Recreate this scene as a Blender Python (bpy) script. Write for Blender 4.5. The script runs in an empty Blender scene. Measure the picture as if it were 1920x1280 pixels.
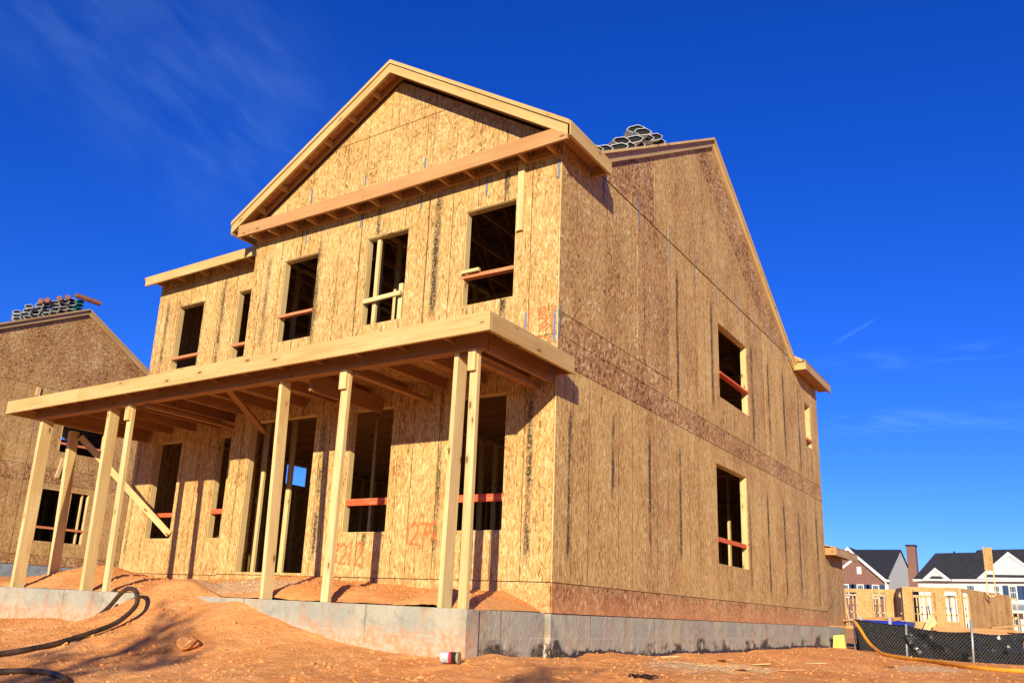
import bpy, math, random
import numpy as np
from mathutils import Vector, Matrix
random.seed(7)
SC = bpy.context.scene
COL = SC.collection

# ---------------------------------------------------------------- camera
cd = bpy.data.cameras.new('camera'); cam = bpy.data.objects.new('camera', cd); COL.objects.link(cam)
R_ = Vector((0.8268162, 0.5606003, 0.0458504)); U_ = Vector((0.1105616, -0.2419068, 0.9639799)); F_ = Vector((-0.5514989, 0.7919650, 0.2619933))
m = Matrix((R_, U_, -F_)).transposed().to_4x4(); m.translation = Vector((4.5584, -7.9743, -0.0006))
cam.matrix_world = m
cd.sensor_width = 36; cd.lens = 36*1571.77/1920; cd.shift_x = 51.7/1920; cd.shift_y = 74.7/1920
cd.clip_start = 0.05; cd.clip_end = 3000
SC.camera = cam

# ---------------------------------------------------------------- light, sky, exposure
SUNV = Vector((0.44, -1.0, 0.35)).normalized()
SUN_EL = math.asin(SUNV.z); SUN_ROT = math.atan2(SUNV.x, SUNV.y)
ld = bpy.data.lights.new('sun', 'SUN'); ld.energy = 5.0; ld.angle = math.radians(0.53); ld.color = (1.0, 0.89, 0.64)
sun = bpy.data.objects.new('sun', ld); COL.objects.link(sun)
sun.rotation_euler = (-SUNV).to_track_quat('-Z', 'Y').to_euler(); sun.location = SUNV*60
W = bpy.data.worlds.new('World'); SC.world = W; W.use_nodes = True
def N(nt, typ, **kw):
    n = nt.nodes.new(typ)
    for k, v in kw.items():
        if k in ('x',): continue
        if hasattr(n, k): setattr(n, k, v)
        else: n.inputs[k.replace('_', ' ')].default_value = v
    return n
nt = W.node_tree; nt.nodes.clear()
out = N(nt, 'ShaderNodeOutputWorld'); bg = N(nt, 'ShaderNodeBackground')
sky = N(nt, 'ShaderNodeTexSky'); sky.sky_type = 'NISHITA'; sky.sun_disc = False
sky.sun_elevation = SUN_EL; sky.sun_rotation = SUN_ROT; sky.altitude = 300; sky.air_density = 1.0; sky.dust_density = 0.05; sky.ozone_density = 3.0
hs = N(nt, 'ShaderNodeHueSaturation'); hs.inputs['Saturation'].default_value = 1.32; hs.inputs['Value'].default_value = 1.0; hs.inputs['Hue'].default_value = 0.508
gm = N(nt, 'ShaderNodeMix', data_type='RGBA', blend_type='MULTIPLY'); gm.inputs[0].default_value = 1.0; gm.inputs[7].default_value = (0.39, 0.68, 1.52, 1)   # deep polarised blue
nt.links.new(sky.outputs[0], hs.inputs['Color']); nt.links.new(hs.outputs[0], gm.inputs[6])
# thin high cirrus: streaks along one direction of the sky, a few small wisps low on the other side
tc = N(nt, 'ShaderNodeTexCoord')
def dot(d):
    n = N(nt, 'ShaderNodeVectorMath', operation='DOT_PRODUCT'); nt.links.new(tc.outputs['Generated'], n.inputs[0]); n.inputs[1].default_value = d; return n.outputs['Value']
def wm(op, a, b, clamp=False):
    n = N(nt, 'ShaderNodeMath', operation=op, use_clamp=clamp)
    for i, v in enumerate((a, b)):
        if isinstance(v, (int, float)): n.inputs[i].default_value = v
        else: nt.links.new(v, n.inputs[i])
    return n.outputs[0]
def sm(v, lo, hi, a=0.0, b=1.0):
    n = N(nt, 'ShaderNodeMapRange', interpolation_type='SMOOTHSTEP'); nt.links.new(v, n.inputs[0])
    for i, x in enumerate((lo, hi, a, b)): n.inputs[i+1].default_value = x
    return n.outputs[0]
def wnoise(a, b, c, sa, sb, detail=6, rough=0.6, dist=0.5):
    cb = N(nt, 'ShaderNodeCombineXYZ'); nt.links.new(wm('MULTIPLY', a, sa), cb.inputs[0]); nt.links.new(wm('MULTIPLY', b, sb), cb.inputs[1]); cb.inputs[2].default_value = c
    n = N(nt, 'ShaderNodeTexNoise'); nt.links.new(cb.outputs[0], n.inputs['Vector']); n.inputs['Scale'].default_value = 1; n.inputs['Detail'].default_value = detail; n.inputs['Roughness'].default_value = rough; n.inputs['Distortion'].default_value = dist; return n.outputs['Fac']
ca, cb_ = dot((0.2036, 0.8839, -0.4209)), dot((-0.6111, -0.2212, -0.7601)); cc = dot((-0.765, 0.412, 0.4951))
warp = wm('ADD', cb_, wm('MULTIPLY', wnoise(ca, cb_, 3.0, 6, 6, 3), 0.05))
fine = wnoise(ca, warp, 0.0, 11, 46, 6, 0.55, 0.2); soft = wnoise(ca, cb_, 7.0, 7, 12, 3, 0.5)
m1 = wm('MULTIPLY', wm('MULTIPLY', sm(cb_, 0.10, -0.03), sm(cb_, -0.24, -0.10)), wm('MULTIPLY', sm(ca, 0.26, 0.08), sm(cc, 0.6, 0.9)))
c1 = wm('MULTIPLY', m1, wm('ADD', wm('MULTIPLY', sm(fine, 0.36, 0.80), 0.040), wm('MULTIPLY', sm(soft, 0.3, 0.7), 0.038)))
rx, rz = dot((0.98, 0.12, 0.0)), dot((0.0, 0.0, 1.0)); ry = dot((-0.1, 0.97, 0.2))
wisp = wnoise(rx, rz, 1.3, 9, 42, 5, 0.6, 0.8)
band = wm('MAXIMUM', wm('MULTIPLY', sm(rz, 0.195, 0.212), sm(rz, 0.232, 0.215)), wm('MULTIPLY', wm('MULTIPLY', sm(rz, 0.262, 0.275), sm(rz, 0.292, 0.28)), 0.5))
c2 = wm('MULTIPLY', wm('MULTIPLY', wm('MULTIPLY', band, sm(rx, -0.16, 0.0)), wm('MULTIPLY', sm(rx, 0.16, 0.06), sm(ry, 0.85, 0.95))), wm('MULTIPLY', sm(wisp, 0.42, 0.72), 0.16))
# a short faded vapour trail
tl = wm('ABSOLUTE', wm('SUBTRACT', rz, wm('ADD', wm('MULTIPLY', rx, 0.50), 0.3345)), 0)
c3 = wm('MULTIPLY', wm('MULTIPLY', sm(tl, 0.0034, 0.0006), wm('MULTIPLY', sm(rx, -0.078, -0.055), sm(rx, -0.018, -0.042))), wm('MULTIPLY', sm(ry, 0.85, 0.95), 0.055))
cm_ = wm('ADD', c1, wm('ADD', c2, c3))
mx = N(nt, 'ShaderNodeMix', data_type='RGBA'); mx.inputs[7].default_value = (4.6, 8.0, 11.0, 1)
nt.links.new(cm_, mx.inputs[0]); nt.links.new(gm.outputs[2], mx.inputs[6])
nt.links.new(mx.outputs[2], bg.inputs['Color']); bg.inputs['Strength'].default_value = 0.078
nt.links.new(bg.outputs[0], out.inputs[0])
SC.view_settings.view_transform = 'Standard'; SC.view_settings.look = 'None'; SC.view_settings.exposure = 0.60; SC.view_settings.gamma = 1

# ---------------------------------------------------------------- material helpers
class NT:
    def __init__(s, name):
        s.m = bpy.data.materials.new(name); s.m.use_nodes = True; s.t = s.m.node_tree
        s.b = s.t.nodes['Principled BSDF']; s.out = s.t.nodes['Material Output']
        s.b.inputs['Roughness'].default_value = 0.85; s.b.inputs['Specular IOR Level'].default_value = 0.2
    def n(s, typ, **kw):
        n = s.t.nodes.new(typ)
        for k, v in kw.items(): setattr(n, k, v)
        return n
    def l(s, a, b): s.t.links.new(a, b)
    def val(s, sock, v):
        if hasattr(v, 'is_output') or hasattr(v, 'links'): s.l(v, sock)
        else: sock.default_value = v
    def math(s, op, a, b=0.0, c=0.0, clamp=False):
        n = s.n('ShaderNodeMath', operation=op, use_clamp=clamp); s.val(n.inputs[0], a); s.val(n.inputs[1], b); s.val(n.inputs[2], c); return n.outputs[0]
    def mix(s, f, a, b, mode='MIX'):
        n = s.n('ShaderNodeMix', data_type='RGBA', blend_type=mode); s.val(n.inputs[0], f)
        for i, v in ((6, a), (7, b)):
            if isinstance(v, tuple): v = v+(1,) if len(v) == 3 else v
            s.val(n.inputs[i], v)
        return n.outputs[2]
    def mp(s, vec, scale=(1, 1, 1), rot=(0, 0, 0), loc=(0, 0, 0)):
        n = s.n('ShaderNodeMapping'); s.l(vec, n.inputs[0]); n.inputs['Scale'].default_value = scale; n.inputs['Rotation'].default_value = rot; n.inputs['Location'].default_value = loc; return n.outputs[0]
    def noise(s, vec, scale=5, detail=3, rough=0.5, dist=0.0, out='Fac'):
        n = s.n('ShaderNodeTexNoise'); s.l(vec, n.inputs['Vector']); n.inputs['Scale'].default_value = scale; n.inputs['Detail'].default_value = detail
        n.inputs['Roughness'].default_value = rough; n.inputs['Distortion'].default_value = dist; return n.outputs[out]
    def vor(s, vec, scale=1, rnd=1.0, out='Color', feature='F1'):
        n = s.n('ShaderNodeTexVoronoi', feature=feature); s.l(vec, n.inputs['Vector']); n.inputs['Scale'].default_value = scale; n.inputs['Randomness'].default_value = rnd; return n.outputs[out]
    def ramp(s, f, stops, interp='LINEAR'):
        n = s.n('ShaderNodeValToRGB'); s.l(f, n.inputs[0]); e = n.color_ramp.elements; n.color_ramp.interpolation = interp
        while len(e) > 1: e.remove(e[0])
        for i, (p, c) in enumerate(stops):
            k = e[0] if i == 0 else e.new(p)
            k.position = p; k.color = tuple(c)+(1,) if len(c) == 3 else c
        return n.outputs[0]
    def mr(s, v, a, b, c=0.0, d=1.0, smooth=False):
        n = s.n('ShaderNodeMapRange'); s.val(n.inputs[0], v)
        if smooth: n.interpolation_type = 'SMOOTHSTEP'
        for i, x in enumerate((a, b, c, d)): s.val(n.inputs[i+1], x)
        return n.outputs[0]
    def uv(s): return s.n('ShaderNodeUVMap').outputs[0]
    def obj(s): return s.n('ShaderNodeTexCoord').outputs['Object']
    def pos(s): return s.n('ShaderNodeNewGeometry').outputs['Position']
    def attr(s):
        a = s.n('ShaderNodeVertexColor'); a.layer_name = 'Col'; sp = s.n('ShaderNodeSeparateColor'); s.l(a.outputs[0], sp.inputs[0]); return sp.outputs
    def bump(s, h, strength=0.5, dist=0.01):
        n = s.n('ShaderNodeBump'); s.l(h, n.inputs['Height']); n.inputs['Strength'].default_value = strength; n.inputs['Distance'].default_value = dist; s.l(n.outputs[0], s.b.inputs['Normal'])
    def col(s, c):
        s.val(s.b.inputs['Base Color'], c+(1,) if isinstance(c, tuple) and len(c) == 3 else c)
def sep(M, v):
    n = M.n('ShaderNodeSeparateXYZ'); M.l(v, n.inputs[0]); return n.outputs

def mat_osb():
    M = NT('oriented_strand_board'); uv = M.uv(); a = M.attr(); tone, typ, streak = a[0], a[1], a[2]
    vsep = lambda c: (lambda n: (M.l(c, n.inputs[0]), n.outputs[0])[1])(M.n('ShaderNodeSeparateColor'))
    # strands: three lays of long thin cells
    wob = M.noise(uv, 6, 2, 0.5, out='Color')
    def lay(rot, sx, sy, off):
        v = M.mp(uv, (1, 1, 1), (0, 0, rot), off)
        ad = M.n('ShaderNodeVectorMath', operation='MULTIPLY_ADD'); M.l(wob, ad.inputs[0]); ad.inputs[1].default_value = (0.05, 0.05, 0); M.l(v, ad.inputs[2])
        return vsep(M.vor(M.mp(ad.outputs[0], (sx, sy, 1)), 1))
    A = lay(0.04, 80, 13, (0, 0, 0)); B = lay(-0.22, 72, 15, (3, 7, 1)); C = lay(0.32, 66, 15, (9, 2, 2))
    sel = vsep(M.vor(M.mp(uv, (40, 13, 1)), 1)); sel2 = vsep(M.vor(M.mp(uv, (17, 9, 1), (0, 0, 0.2), (4, 4, 4)), 1))
    v0 = M.mix(M.math('GREATER_THAN', sel, 0.5), A, B); v0 = M.mix(M.math('GREATER_THAN', sel, 0.8), v0, C)
    D = lay(1.2, 32, 14, (1, 4, 3)); E2 = lay(0.5, 34, 13, (5, 4, 3)); G = lay(-0.6, 32, 14, (15, 4, 3))
    v1 = M.mix(M.math('GREATER_THAN', sel, 0.38), D, E2); v1 = M.mix(M.math('GREATER_THAN', sel, 0.7), v1, G)
    v = M.mix(M.math('GREATER_THAN', sel2, M.math('SUBTRACT', 1.0, typ)), v0, v1)
    vs = vsep(v)
    big = M.noise(M.mp(uv, (1.0, 0.5, 1)), 1.7, 4, 0.6)
    fac = M.math('ADD', M.math('MULTIPLY', vs, 0.92), M.math('MULTIPLY', M.math('SUBTRACT', big, 0.44), 0.9), clamp=True)
    yel = M.ramp(fac, [(0, (0.20, 0.095, 0.027)), (0.12, (0.36, 0.190, 0.060)), (0.34, (0.465, 0.272, 0.090)), (0.7, (0.545, 0.352, 0.130)), (1, (0.67, 0.495, 0.23))])
    brn = M.ramp(fac, [(0, (0.07, 0.023, 0.009)), (0.16, (0.20, 0.078, 0.030)), (0.45, (0.31, 0.150, 0.060)), (0.8, (0.43, 0.262, 0.115)), (1, (0.59, 0.44, 0.24))])
    c = M.mix(tone, yel, brn)
    # dark slivers and knots
    def sliver(rot, sx, sy, thr, off):
        v_ = M.mp(M.mp(uv, (1, 1, 1), (0, 0, rot), off), (sx, sy, 1)); n_ = M.n('ShaderNodeTexVoronoi'); M.l(v_, n_.inputs['Vector'])
        return M.math('MULTIPLY', M.math('GREATER_THAN', vsep(n_.outputs['Color']), thr), M.mr(n_.outputs['Distance'], 0.42, 0.22))
    mask = M.math('MAXIMUM', sliver(0.35, 95, 16, 0.90, (1, 1, 0)), sliver(-0.5, 85, 17, 0.91, (4, 2, 0)))
    mask = M.math('MAXIMUM', mask, sliver(0.9, 70, 20, 0.95, (7, 3, 0))); big_f = M.math('MAXIMUM', sliver(-0.8, 34, 12, 0.965, (2, 9, 0)), sliver(0.2, 36, 9, 0.96, (2, 5, 0)))
    c = M.mix(M.math('MULTIPLY', mask, 0.70), c, (0.12, 0.042, 0.014)); c = M.mix(M.math('MULTIPLY', big_f, 0.55), c, (0.26, 0.09, 0.03))
    blo = M.noise(uv, 2.6, 3, 0.6); c = M.mix(M.mr(blo, 0.5, 0.72, 0, 0.25), c, (0.54, 0.25, 0.085))
    sp = M.noise(uv, 150, 2, 0.6); c = M.mix(M.mr(sp, 0.30, 0.22, 0, 0.55), c, (0.10, 0.05, 0.02))
    # printed guide lines every 16 inches
    u, w_, _ = sep(M, uv)
    fr = M.math('ABSOLUTE', M.math('SUBTRACT', M.math('FRACT', M.math('ADD', M.math('DIVIDE', u, 0.4064), 0.5)), 0.5))
    ln = M.mr(fr, 0.0085, 0.0165, 1, 0)
    ln = M.math('MULTIPLY', ln, M.math('SUBTRACT', 1, typ), clamp=True)
    gaps = M.mr(M.noise(M.mp(uv, (0.7, 3, 1)), 2, 3, 0.6), 0.36, 0.52, 0.40, 1.0)
    c = M.mix(M.math('MULTIPLY', ln, gaps), c, (0.07, 0.035, 0.015))
    # edge nailing dots
    nx = M.math('ABSOLUTE', M.math('SUBTRACT', M.math('FRACT', M.math('ADD', M.math('DIVIDE', u, 1.2192), 0.5)), 0.5)); ny = M.math('ABSOLUTE', M.math('SUBTRACT', M.math('FRACT', M.math('DIVIDE', w_, 0.15)), 0.5))
    dx = M.math('SUBTRACT', M.math('MULTIPLY', nx, 1.2192), 0.02); dy = M.math('MULTIPLY', ny, 0.15)
    d2 = M.math('ADD', M.math('MULTIPLY', dx, dx), M.math('MULTIPLY', dy, dy)); c = M.mix(M.mr(d2, 0.00004, 0.00008, 0.75, 0), c, (0.08, 0.05, 0.035))
    # black stamped ink / mildew streaks
    s1 = M.noise(M.mp(uv, (34, 30, 1)), 1, 3, 0.75); s2 = M.noise(M.mp(uv, (6, 2.2, 1)), 1, 3, 0.6)
    sf = M.math('MULTIPLY', M.mr(s1, 0.30, 0.58), M.mr(s2, 0.34, 0.56, 0.25, 1))
    sf = M.math('MULTIPLY', sf, M.math('MULTIPLY', streak, 1.35), clamp=True)
    c = M.mix(sf, c, (0.045, 0.033, 0.02))
    dirt = M.mr(M.math('ADD', M.math('MULTIPLY', M.noise(uv, 3, 4, 0.6), 0.5), w_), 0.62, 0.2, 0, 0.55)
    c = M.mix(M.math('MULTIPLY', dirt, M.mr(w_, -0.2, -0.1)), c, (0.62, 0.25, 0.10))
    M.col(c); M.b.inputs['Roughness'].default_value = 0.75; M.bump(fac, 0.5, 0.005)
    return M.m

def mat_lumber(name='lumber', light=(0.70, 0.545, 0.27), dark=(0.55, 0.36, 0.14), paint=None):
    M = NT(name); uv = M.uv(); a = M.attr()
    g = M.noise(M.mp(uv, (1.2, 45, 1)), 1.0, 4, 0.6, 0.4); g2 = M.noise(M.mp(uv, (0.9, 5, 1)), 1, 3, 0.5)
    f = M.math('ADD', M.math('MULTIPLY', g, 0.55), M.math('MULTIPLY', g2, 0.5))
    c = M.mix(M.mr(f, 0.40, 0.68), dark, light)
    c = M.mix(M.math('MULTIPLY', a[0], 0.85), c, M.mix(0.5, c, (0.30, 0.14, 0.055)))
    kn = M.vor(M.mp(uv, (2.6, 7, 1)), 1, 1.0, 'Distance'); c = M.mix(M.mr(kn, 0.30, 0.10, 0, 0.30), c, (0.33, 0.17, 0.06)); c = M.mix(M.mr(kn, 0.125, 0.085, 0, 0.85), c, (0.13, 0.055, 0.02))
    hl = M.noise(M.mp(uv, (0.5, 90, 1)), 1.0, 2, 0.5); c = M.mix(M.mr(hl, 0.60, 0.72, 0, 0.30), c, (0.30, 0.16, 0.06))
    st = M.noise(M.mp(uv, (0.7, 2, 1)), 2.0, 4, 0.6); c = M.mix(M.mr(st, 0.55, 0.75, 0, 0.35), c, (0.40, 0.27, 0.15))
    if paint:
        pn = M.noise(M.mp(uv, (3, 20, 1)), 1.5, 4, 0.7); c = M.mix(M.mr(pn, 0.3, 0.5, 0.55, 0.97), c, paint)
    M.col(c); M.b.inputs['Roughness'].default_value = 0.7; M.bump(g, 0.3, 0.002)
    return M.m

def mat_plain(name, c, rough=0.7, metal=0.0, var=0.15, scale=8, c2=None, bump=0.0):
    M = NT(name); p = M.obj(); f = M.noise(p, scale, 4, 0.6)
    M.col(M.mix(M.mr(f, 0.3, 0.7), tuple(x*(1-var) for x in c), c2 or tuple(min(1, x*(1+var)) for x in c)))
    M.b.inputs['Roughness'].default_value = rough; M.b.inputs['Metallic'].default_value = metal
    if bump: M.bump(f, bump, 0.01)
    return M.m

def dirt_colour(M, p):
    a = M.noise(p, 0.55, 5, 0.6); b = M.noise(p, 5.5, 6, 0.68); c_ = M.noise(p, 34, 5, 0.7)
    f = M.math('ADD', M.math('MULTIPLY', a, 0.55), M.math('ADD', M.math('MULTIPLY', b, 0.35), M.math('MULTIPLY', c_, 0.22)))
    c = M.ramp(f, [(0.36, (0.54, 0.175, 0.050)), (0.48, (0.75, 0.295, 0.092)), (0.60, (0.84, 0.375, 0.130)), (0.75, (0.88, 0.49, 0.22))])
    return c, b, c_
def mat_dirt():
    M = NT('red_clay_soil'); p = M.pos(); c, b, f = dirt_colour(M, p)
    # pale sandy spills (sawdust, mortar) at two spots
    def spot(x, y, sx, sy, rot):
        v = M.mp(p, (1, 1, 1), (0, 0, 0), (-x, -y, 0)); r = M.mp(v, (1/sx, 1/sy, 0), (0, 0, rot)); L = M.n('ShaderNodeVectorMath', operation='LENGTH'); M.l(r, L.inputs[0])
        d = M.math('ADD', L.outputs['Value'], M.math('MULTIPLY', M.math('SUBTRACT', b, 0.5), 1.4)); return M.mr(d, 1.05, 0.65, 0, 1, True)
    s = M.math('MAXIMUM', spot(-3.9, -0.75, 1.0, 0.5, 0.2), spot(1.35, 1.2, 0.55, 1.7, -0.35)); s = M.math('MAXIMUM', s, spot(2.7, 6.4, 0.5, 1.2, 0.3))
    c = M.mix(M.math('MULTIPLY', s, 0.8), c, (0.74, 0.49, 0.28))
    sp = M.vor(M.mp(p, (1, 1, 1)), 30, 1, 'Distance'); c = M.mix(M.mr(sp, 0.16, 0.10, 0, 0.35), c, (0.86, 0.60, 0.42))
    M.col(c); M.b.inputs['Roughness'].default_value = 1.0; M.b.inputs['Specular IOR Level'].default_value = 0.05
    h = M.math('ADD', M.math('MULTIPLY', b, 1.0), M.math('MULTIPLY', f, 0.45)); h = M.math('ADD', h, M.math('MULTIPLY', M.noise(p, 95, 3, 0.6), 0.22)); cr_ = M.vor(M.mp(p, (1, 1, 1)), 26, 1, 'Distance'); h = M.math('ADD', h, M.math('MULTIPLY', cr_, -0.12)); pit = M.mr(M.noise(M.mp(p, (1, 1.6, 1)), 17, 4, 0.62), 0.31, 0.37, -0.55, 0.0); h = M.math('ADD', h, M.math('MULTIPLY', pit, M.mr(M.noise(p, 1.3, 3, 0.5), 0.45, 0.58))); rg = M.mr(M.noise(p, 0.9, 3, 0.5), 0.40, 0.62, 0.55, 1.0); M.bump(M.math('MULTIPLY', h, rg), 1.0, 0.06)
    return M.m

def mat_concrete():
    M = NT('stained_concrete'); p = M.pos(); x, y, z = sep(M, p)
    a = M.noise(p, 1.6, 5, 0.6); b = M.noise(p, 14, 5, 0.7)
    c = M.mix(M.mr(a, 0.35, 0.65), (0.40, 0.365, 0.265), (0.29, 0.285, 0.24))
    c = M.mix(M.mr(b, 0.52, 0.72, 0, 0.5), c, (0.429, 0.403, 0.340))
    drip = M.noise(M.mp(p, (5, 5, 1.6)), 1, 4, 0.6); c = M.mix(M.mr(drip, 0.50, 0.66, 0, 0.5), c, (0.429, 0.238, 0.122)); c = M.mix(M.mr(M.noise(p, 5, 5, 0.65), 0.5, 0.7, 0, 0.5), c, (0.141, 0.137, 0.116))
    # seams of the form boards
    along = M.math('ADD', x, y)
    fr = M.math('ABSOLUTE', M.math('SUBTRACT', M.math('FRACT', M.math('DIVIDE', along, 1.83)), 0.5)); c = M.mix(M.mr(fr, 0.003, 0.007, 0.7, 0), c, (0.118, 0.108, 0.088))
    hz = M.math('ABSOLUTE', M.math('ADD', z, 0.265)); c = M.mix(M.math('MULTIPLY', M.mr(hz, 0.003, 0.008, 0.7, 0), M.mr(a, 0.4, 0.5)), c, (0.444, 0.396, 0.326))
    front = M.mr(y, -1.2, -1.3)
    # clay splashed low on the porch face
    sl = M.mr(M.math('ADD', z, M.math('MULTIPLY', M.math('SUBTRACT', b, 0.5), 0.5)), -0.16, -0.34, 0, 1)
    pinkish = M.mix(M.mr(b, 0.4, 0.6), (0.50, 0.23, 0.10), (0.48, 0.38, 0.27))
    c = M.mix(M.math('MULTIPLY', sl, M.mr(front, 0, 1, 0.15, 0.85)), c, pinkish)
    # black damp proofing low on the side face
    side = M.math('SUBTRACT', 1, front)
    t1 = M.noise(M.mp(p, (1.2, 1.2, 2.2), loc=(0, 3.1, 0)), 1.1, 5, 0.6)
    lvl = M.math('ADD', M.math('MULTIPLY', M.math('SUBTRACT', t1, 0.5), 1.5), -0.42)
    tar = M.math('MULTIPLY', M.mr(M.math('SUBTRACT', z, lvl), 0.06, -0.10, 0, 1, True), M.mr(b, 0.35, 0.5, 0.6, 1))
    c = M.mix(M.math('MULTIPLY', tar, side), c, M.mix(M.mr(b, 0.5, 0.6), (0.026, 0.022, 0.018), (0.148, 0.108, 0.075)))
    wh = M.math('MULTIPLY', M.mr(M.noise(M.mp(p, (9, 9, 4)), 1, 4, 0.7), 0.60, 0.66), M.mr(z, -0.22, -0.36)); c = M.mix(M.math('MULTIPLY', wh, M.math('MULTIPLY', side, 0.85)), c, (0.555, 0.518, 0.462))
    M.col(c); M.b.inputs['Roughness'].default_value = 0.85; M.bump(M.math('ADD', b, M.math('MULTIPLY', a, 2)), 0.6, 0.02)
    return M.m
def mat_spray():
    M = NT('red_spray_paint'); uv = M.uv(); n = M.noise(uv, 18, 4, 0.7); _, v, _2 = sep(M, uv)
    edge = M.mr(M.math('ABSOLUTE', M.math('SUBTRACT', v, 0.5)), 0.5, 0.12, 0, 1)
    f = M.math('MULTIPLY', edge, M.mr(n, 0.33, 0.62, 0.15, 0.80)); M.col((0.80, 0.17, 0.045))
    tr = M.n('ShaderNodeBsdfTransparent'); ms = M.n('ShaderNodeMixShader'); M.l(f, ms.inputs[0]); M.l(tr.outputs[0], ms.inputs[1]); M.l(M.b.outputs[0], ms.inputs[2]); M.l(ms.outputs[0], M.out.inputs[0])
    return M.m
def mat_rows(name, c1, c2, per, axis='z', line=0.12, rough=0.8):
    M = NT(name); p = M.pos(); s = sep(M, p)[2]
    fr = M.math('FRACT', M.math('DIVIDE', s, per)); n = M.noise(p, 2.0, 4, 0.6)
    c = M.mix(M.math('MULTIPLY', M.mr(fr, line, line*0.6, 0, 1), 1.0), M.mix(M.mr(n, 0.3, 0.7), c1, tuple(x*0.85 for x in c1)), c2)
    M.col(c); M.b.inputs['Roughness'].default_value = rough; return M.m
def mat_brick():
    M = NT('red_brick'); p = M.pos(); n = M.n('ShaderNodeTexBrick'); v = sep(M, p); cb = M.n('ShaderNodeCombineXYZ'); M.l(M.math('ADD', v[0], v[1]), cb.inputs[0]); M.l(v[2], cb.inputs[1])
    M.l(cb.outputs[0], n.inputs['Vector']); n.inputs['Scale'].default_value = 1.0; n.inputs['Brick Width'].default_value = 0.24; n.inputs['Row Height'].default_value = 0.08; n.inputs['Mortar Size'].default_value = 0.012
    n.inputs['Color1'].default_value = (0.125, 0.042, 0.032, 1); n.inputs['Color2'].default_value = (0.19, 0.065, 0.048, 1); n.inputs['Mortar'].default_value = (0.25, 0.18, 0.15, 1)
    M.col(n.outputs[0]); return M.m

OSB = mat_osb(); LUM = mat_lumber()
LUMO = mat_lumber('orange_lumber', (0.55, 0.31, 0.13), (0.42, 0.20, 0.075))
PLUM = mat_lumber('shaded_porch_lumber', (0.36, 0.19, 0.08), (0.24, 0.105, 0.04))  # darker lumber copy: porch shade is put into the wood colour
GOLD = mat_lumber('golden_fascia_lumber', (0.60, 0.425, 0.185), (0.46, 0.285, 0.10))
RED = mat_lumber('red_painted_lumber', paint=(0.60, 0.085, 0.03))
RED2 = mat_lumber('faded_red_lumber', paint=(0.58, 0.18, 0.075))
LUMD = mat_lumber('weathered_lumber', (0.52, 0.38, 0.20), (0.36, 0.23, 0.11))
DIRT = mat_dirt(); CONC = mat_concrete(); SPRAY = mat_spray()
METAL = mat_plain('galvanised_metal', (0.36, 0.39, 0.42), 0.45, 0.5, 0.12, 20)
STRAP = mat_plain('blue_grey_strap', (0.15, 0.20, 0.29), 0.55, 0.2, 0.2, 15)
RUBBER = mat_plain('black_rubber', (0.022, 0.020, 0.018), 0.45, 0, 0.4, 6, c2=(0.09, 0.05, 0.03))
BLACKF = mat_plain('black_fabric', (0.012, 0.012, 0.013), 0.25, 0, 0.5, 12)
WHITE = mat_plain('white_trim', (0.64, 0.64, 0.62), 0.6, 0, 0.04)
WRAP = mat_plain('white_wrapper', (0.46, 0.47, 0.49), 0.4, 0, 0.3, 25)
BLK = mat_plain('black_asphalt', (0.018, 0.017, 0.017), 0.8, 0, 0.3)
ROOFM = mat_plain('dark_shingles', (0.030, 0.031, 0.036), 0.9, 0, 0.25, 3)
GLASS = mat_plain('dark_glass', (0.06, 0.08, 0.10), 0.08, 0, 0.2); GLASS.node_tree.nodes['Principled BSDF'].inputs['Specular IOR Level'].default_value = 0.8
NAVY = mat_plain('navy_shutter', (0.018, 0.045, 0.12), 0.6, 0, 0.1)
SIDING = mat_rows('white_siding', (0.58, 0.585, 0.57), (0.32, 0.33, 0.35), 0.13)
BRICK = mat_brick()
YELL = mat_plain('yellow_foam', (0.56, 0.50, 0.13), 0.7, 0, 0.12, 14)
ORHOSE = mat_plain('orange_hose', (0.66, 0.30, 0.035), 0.5, 0, 0.15, 9)
BLUE = mat_plain('blue_paint', (0.012, 0.03, 0.30), 0.45, 0, 0.25, 6)
TERRA = mat_plain('brown_paper_wrap', (0.22, 0.085, 0.05), 0.8, 0, 0.3, 8)
TEAL = mat_plain('teal_wrapper', (0.01, 0.27, 0.27), 0.5, 0, 0.3, 30)
ROCKM = mat_plain('clay_rock', (0.52, 0.20, 0.09), 1.0, 0, 0.35, 9, bump=0.8)
BLOCKM = mat_plain('grey_foundation', (0.22, 0.26, 0.28), 0.9, 0, 0.3, 6, bump=0.6)
BARK = mat_plain('bark', (0.16, 0.11, 0.08), 0.9, 0, 0.3, 10); LEAF = mat_plain('leaves', (0.07, 0.11, 0.03), 0.7, 0, 0.35, 6)

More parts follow.
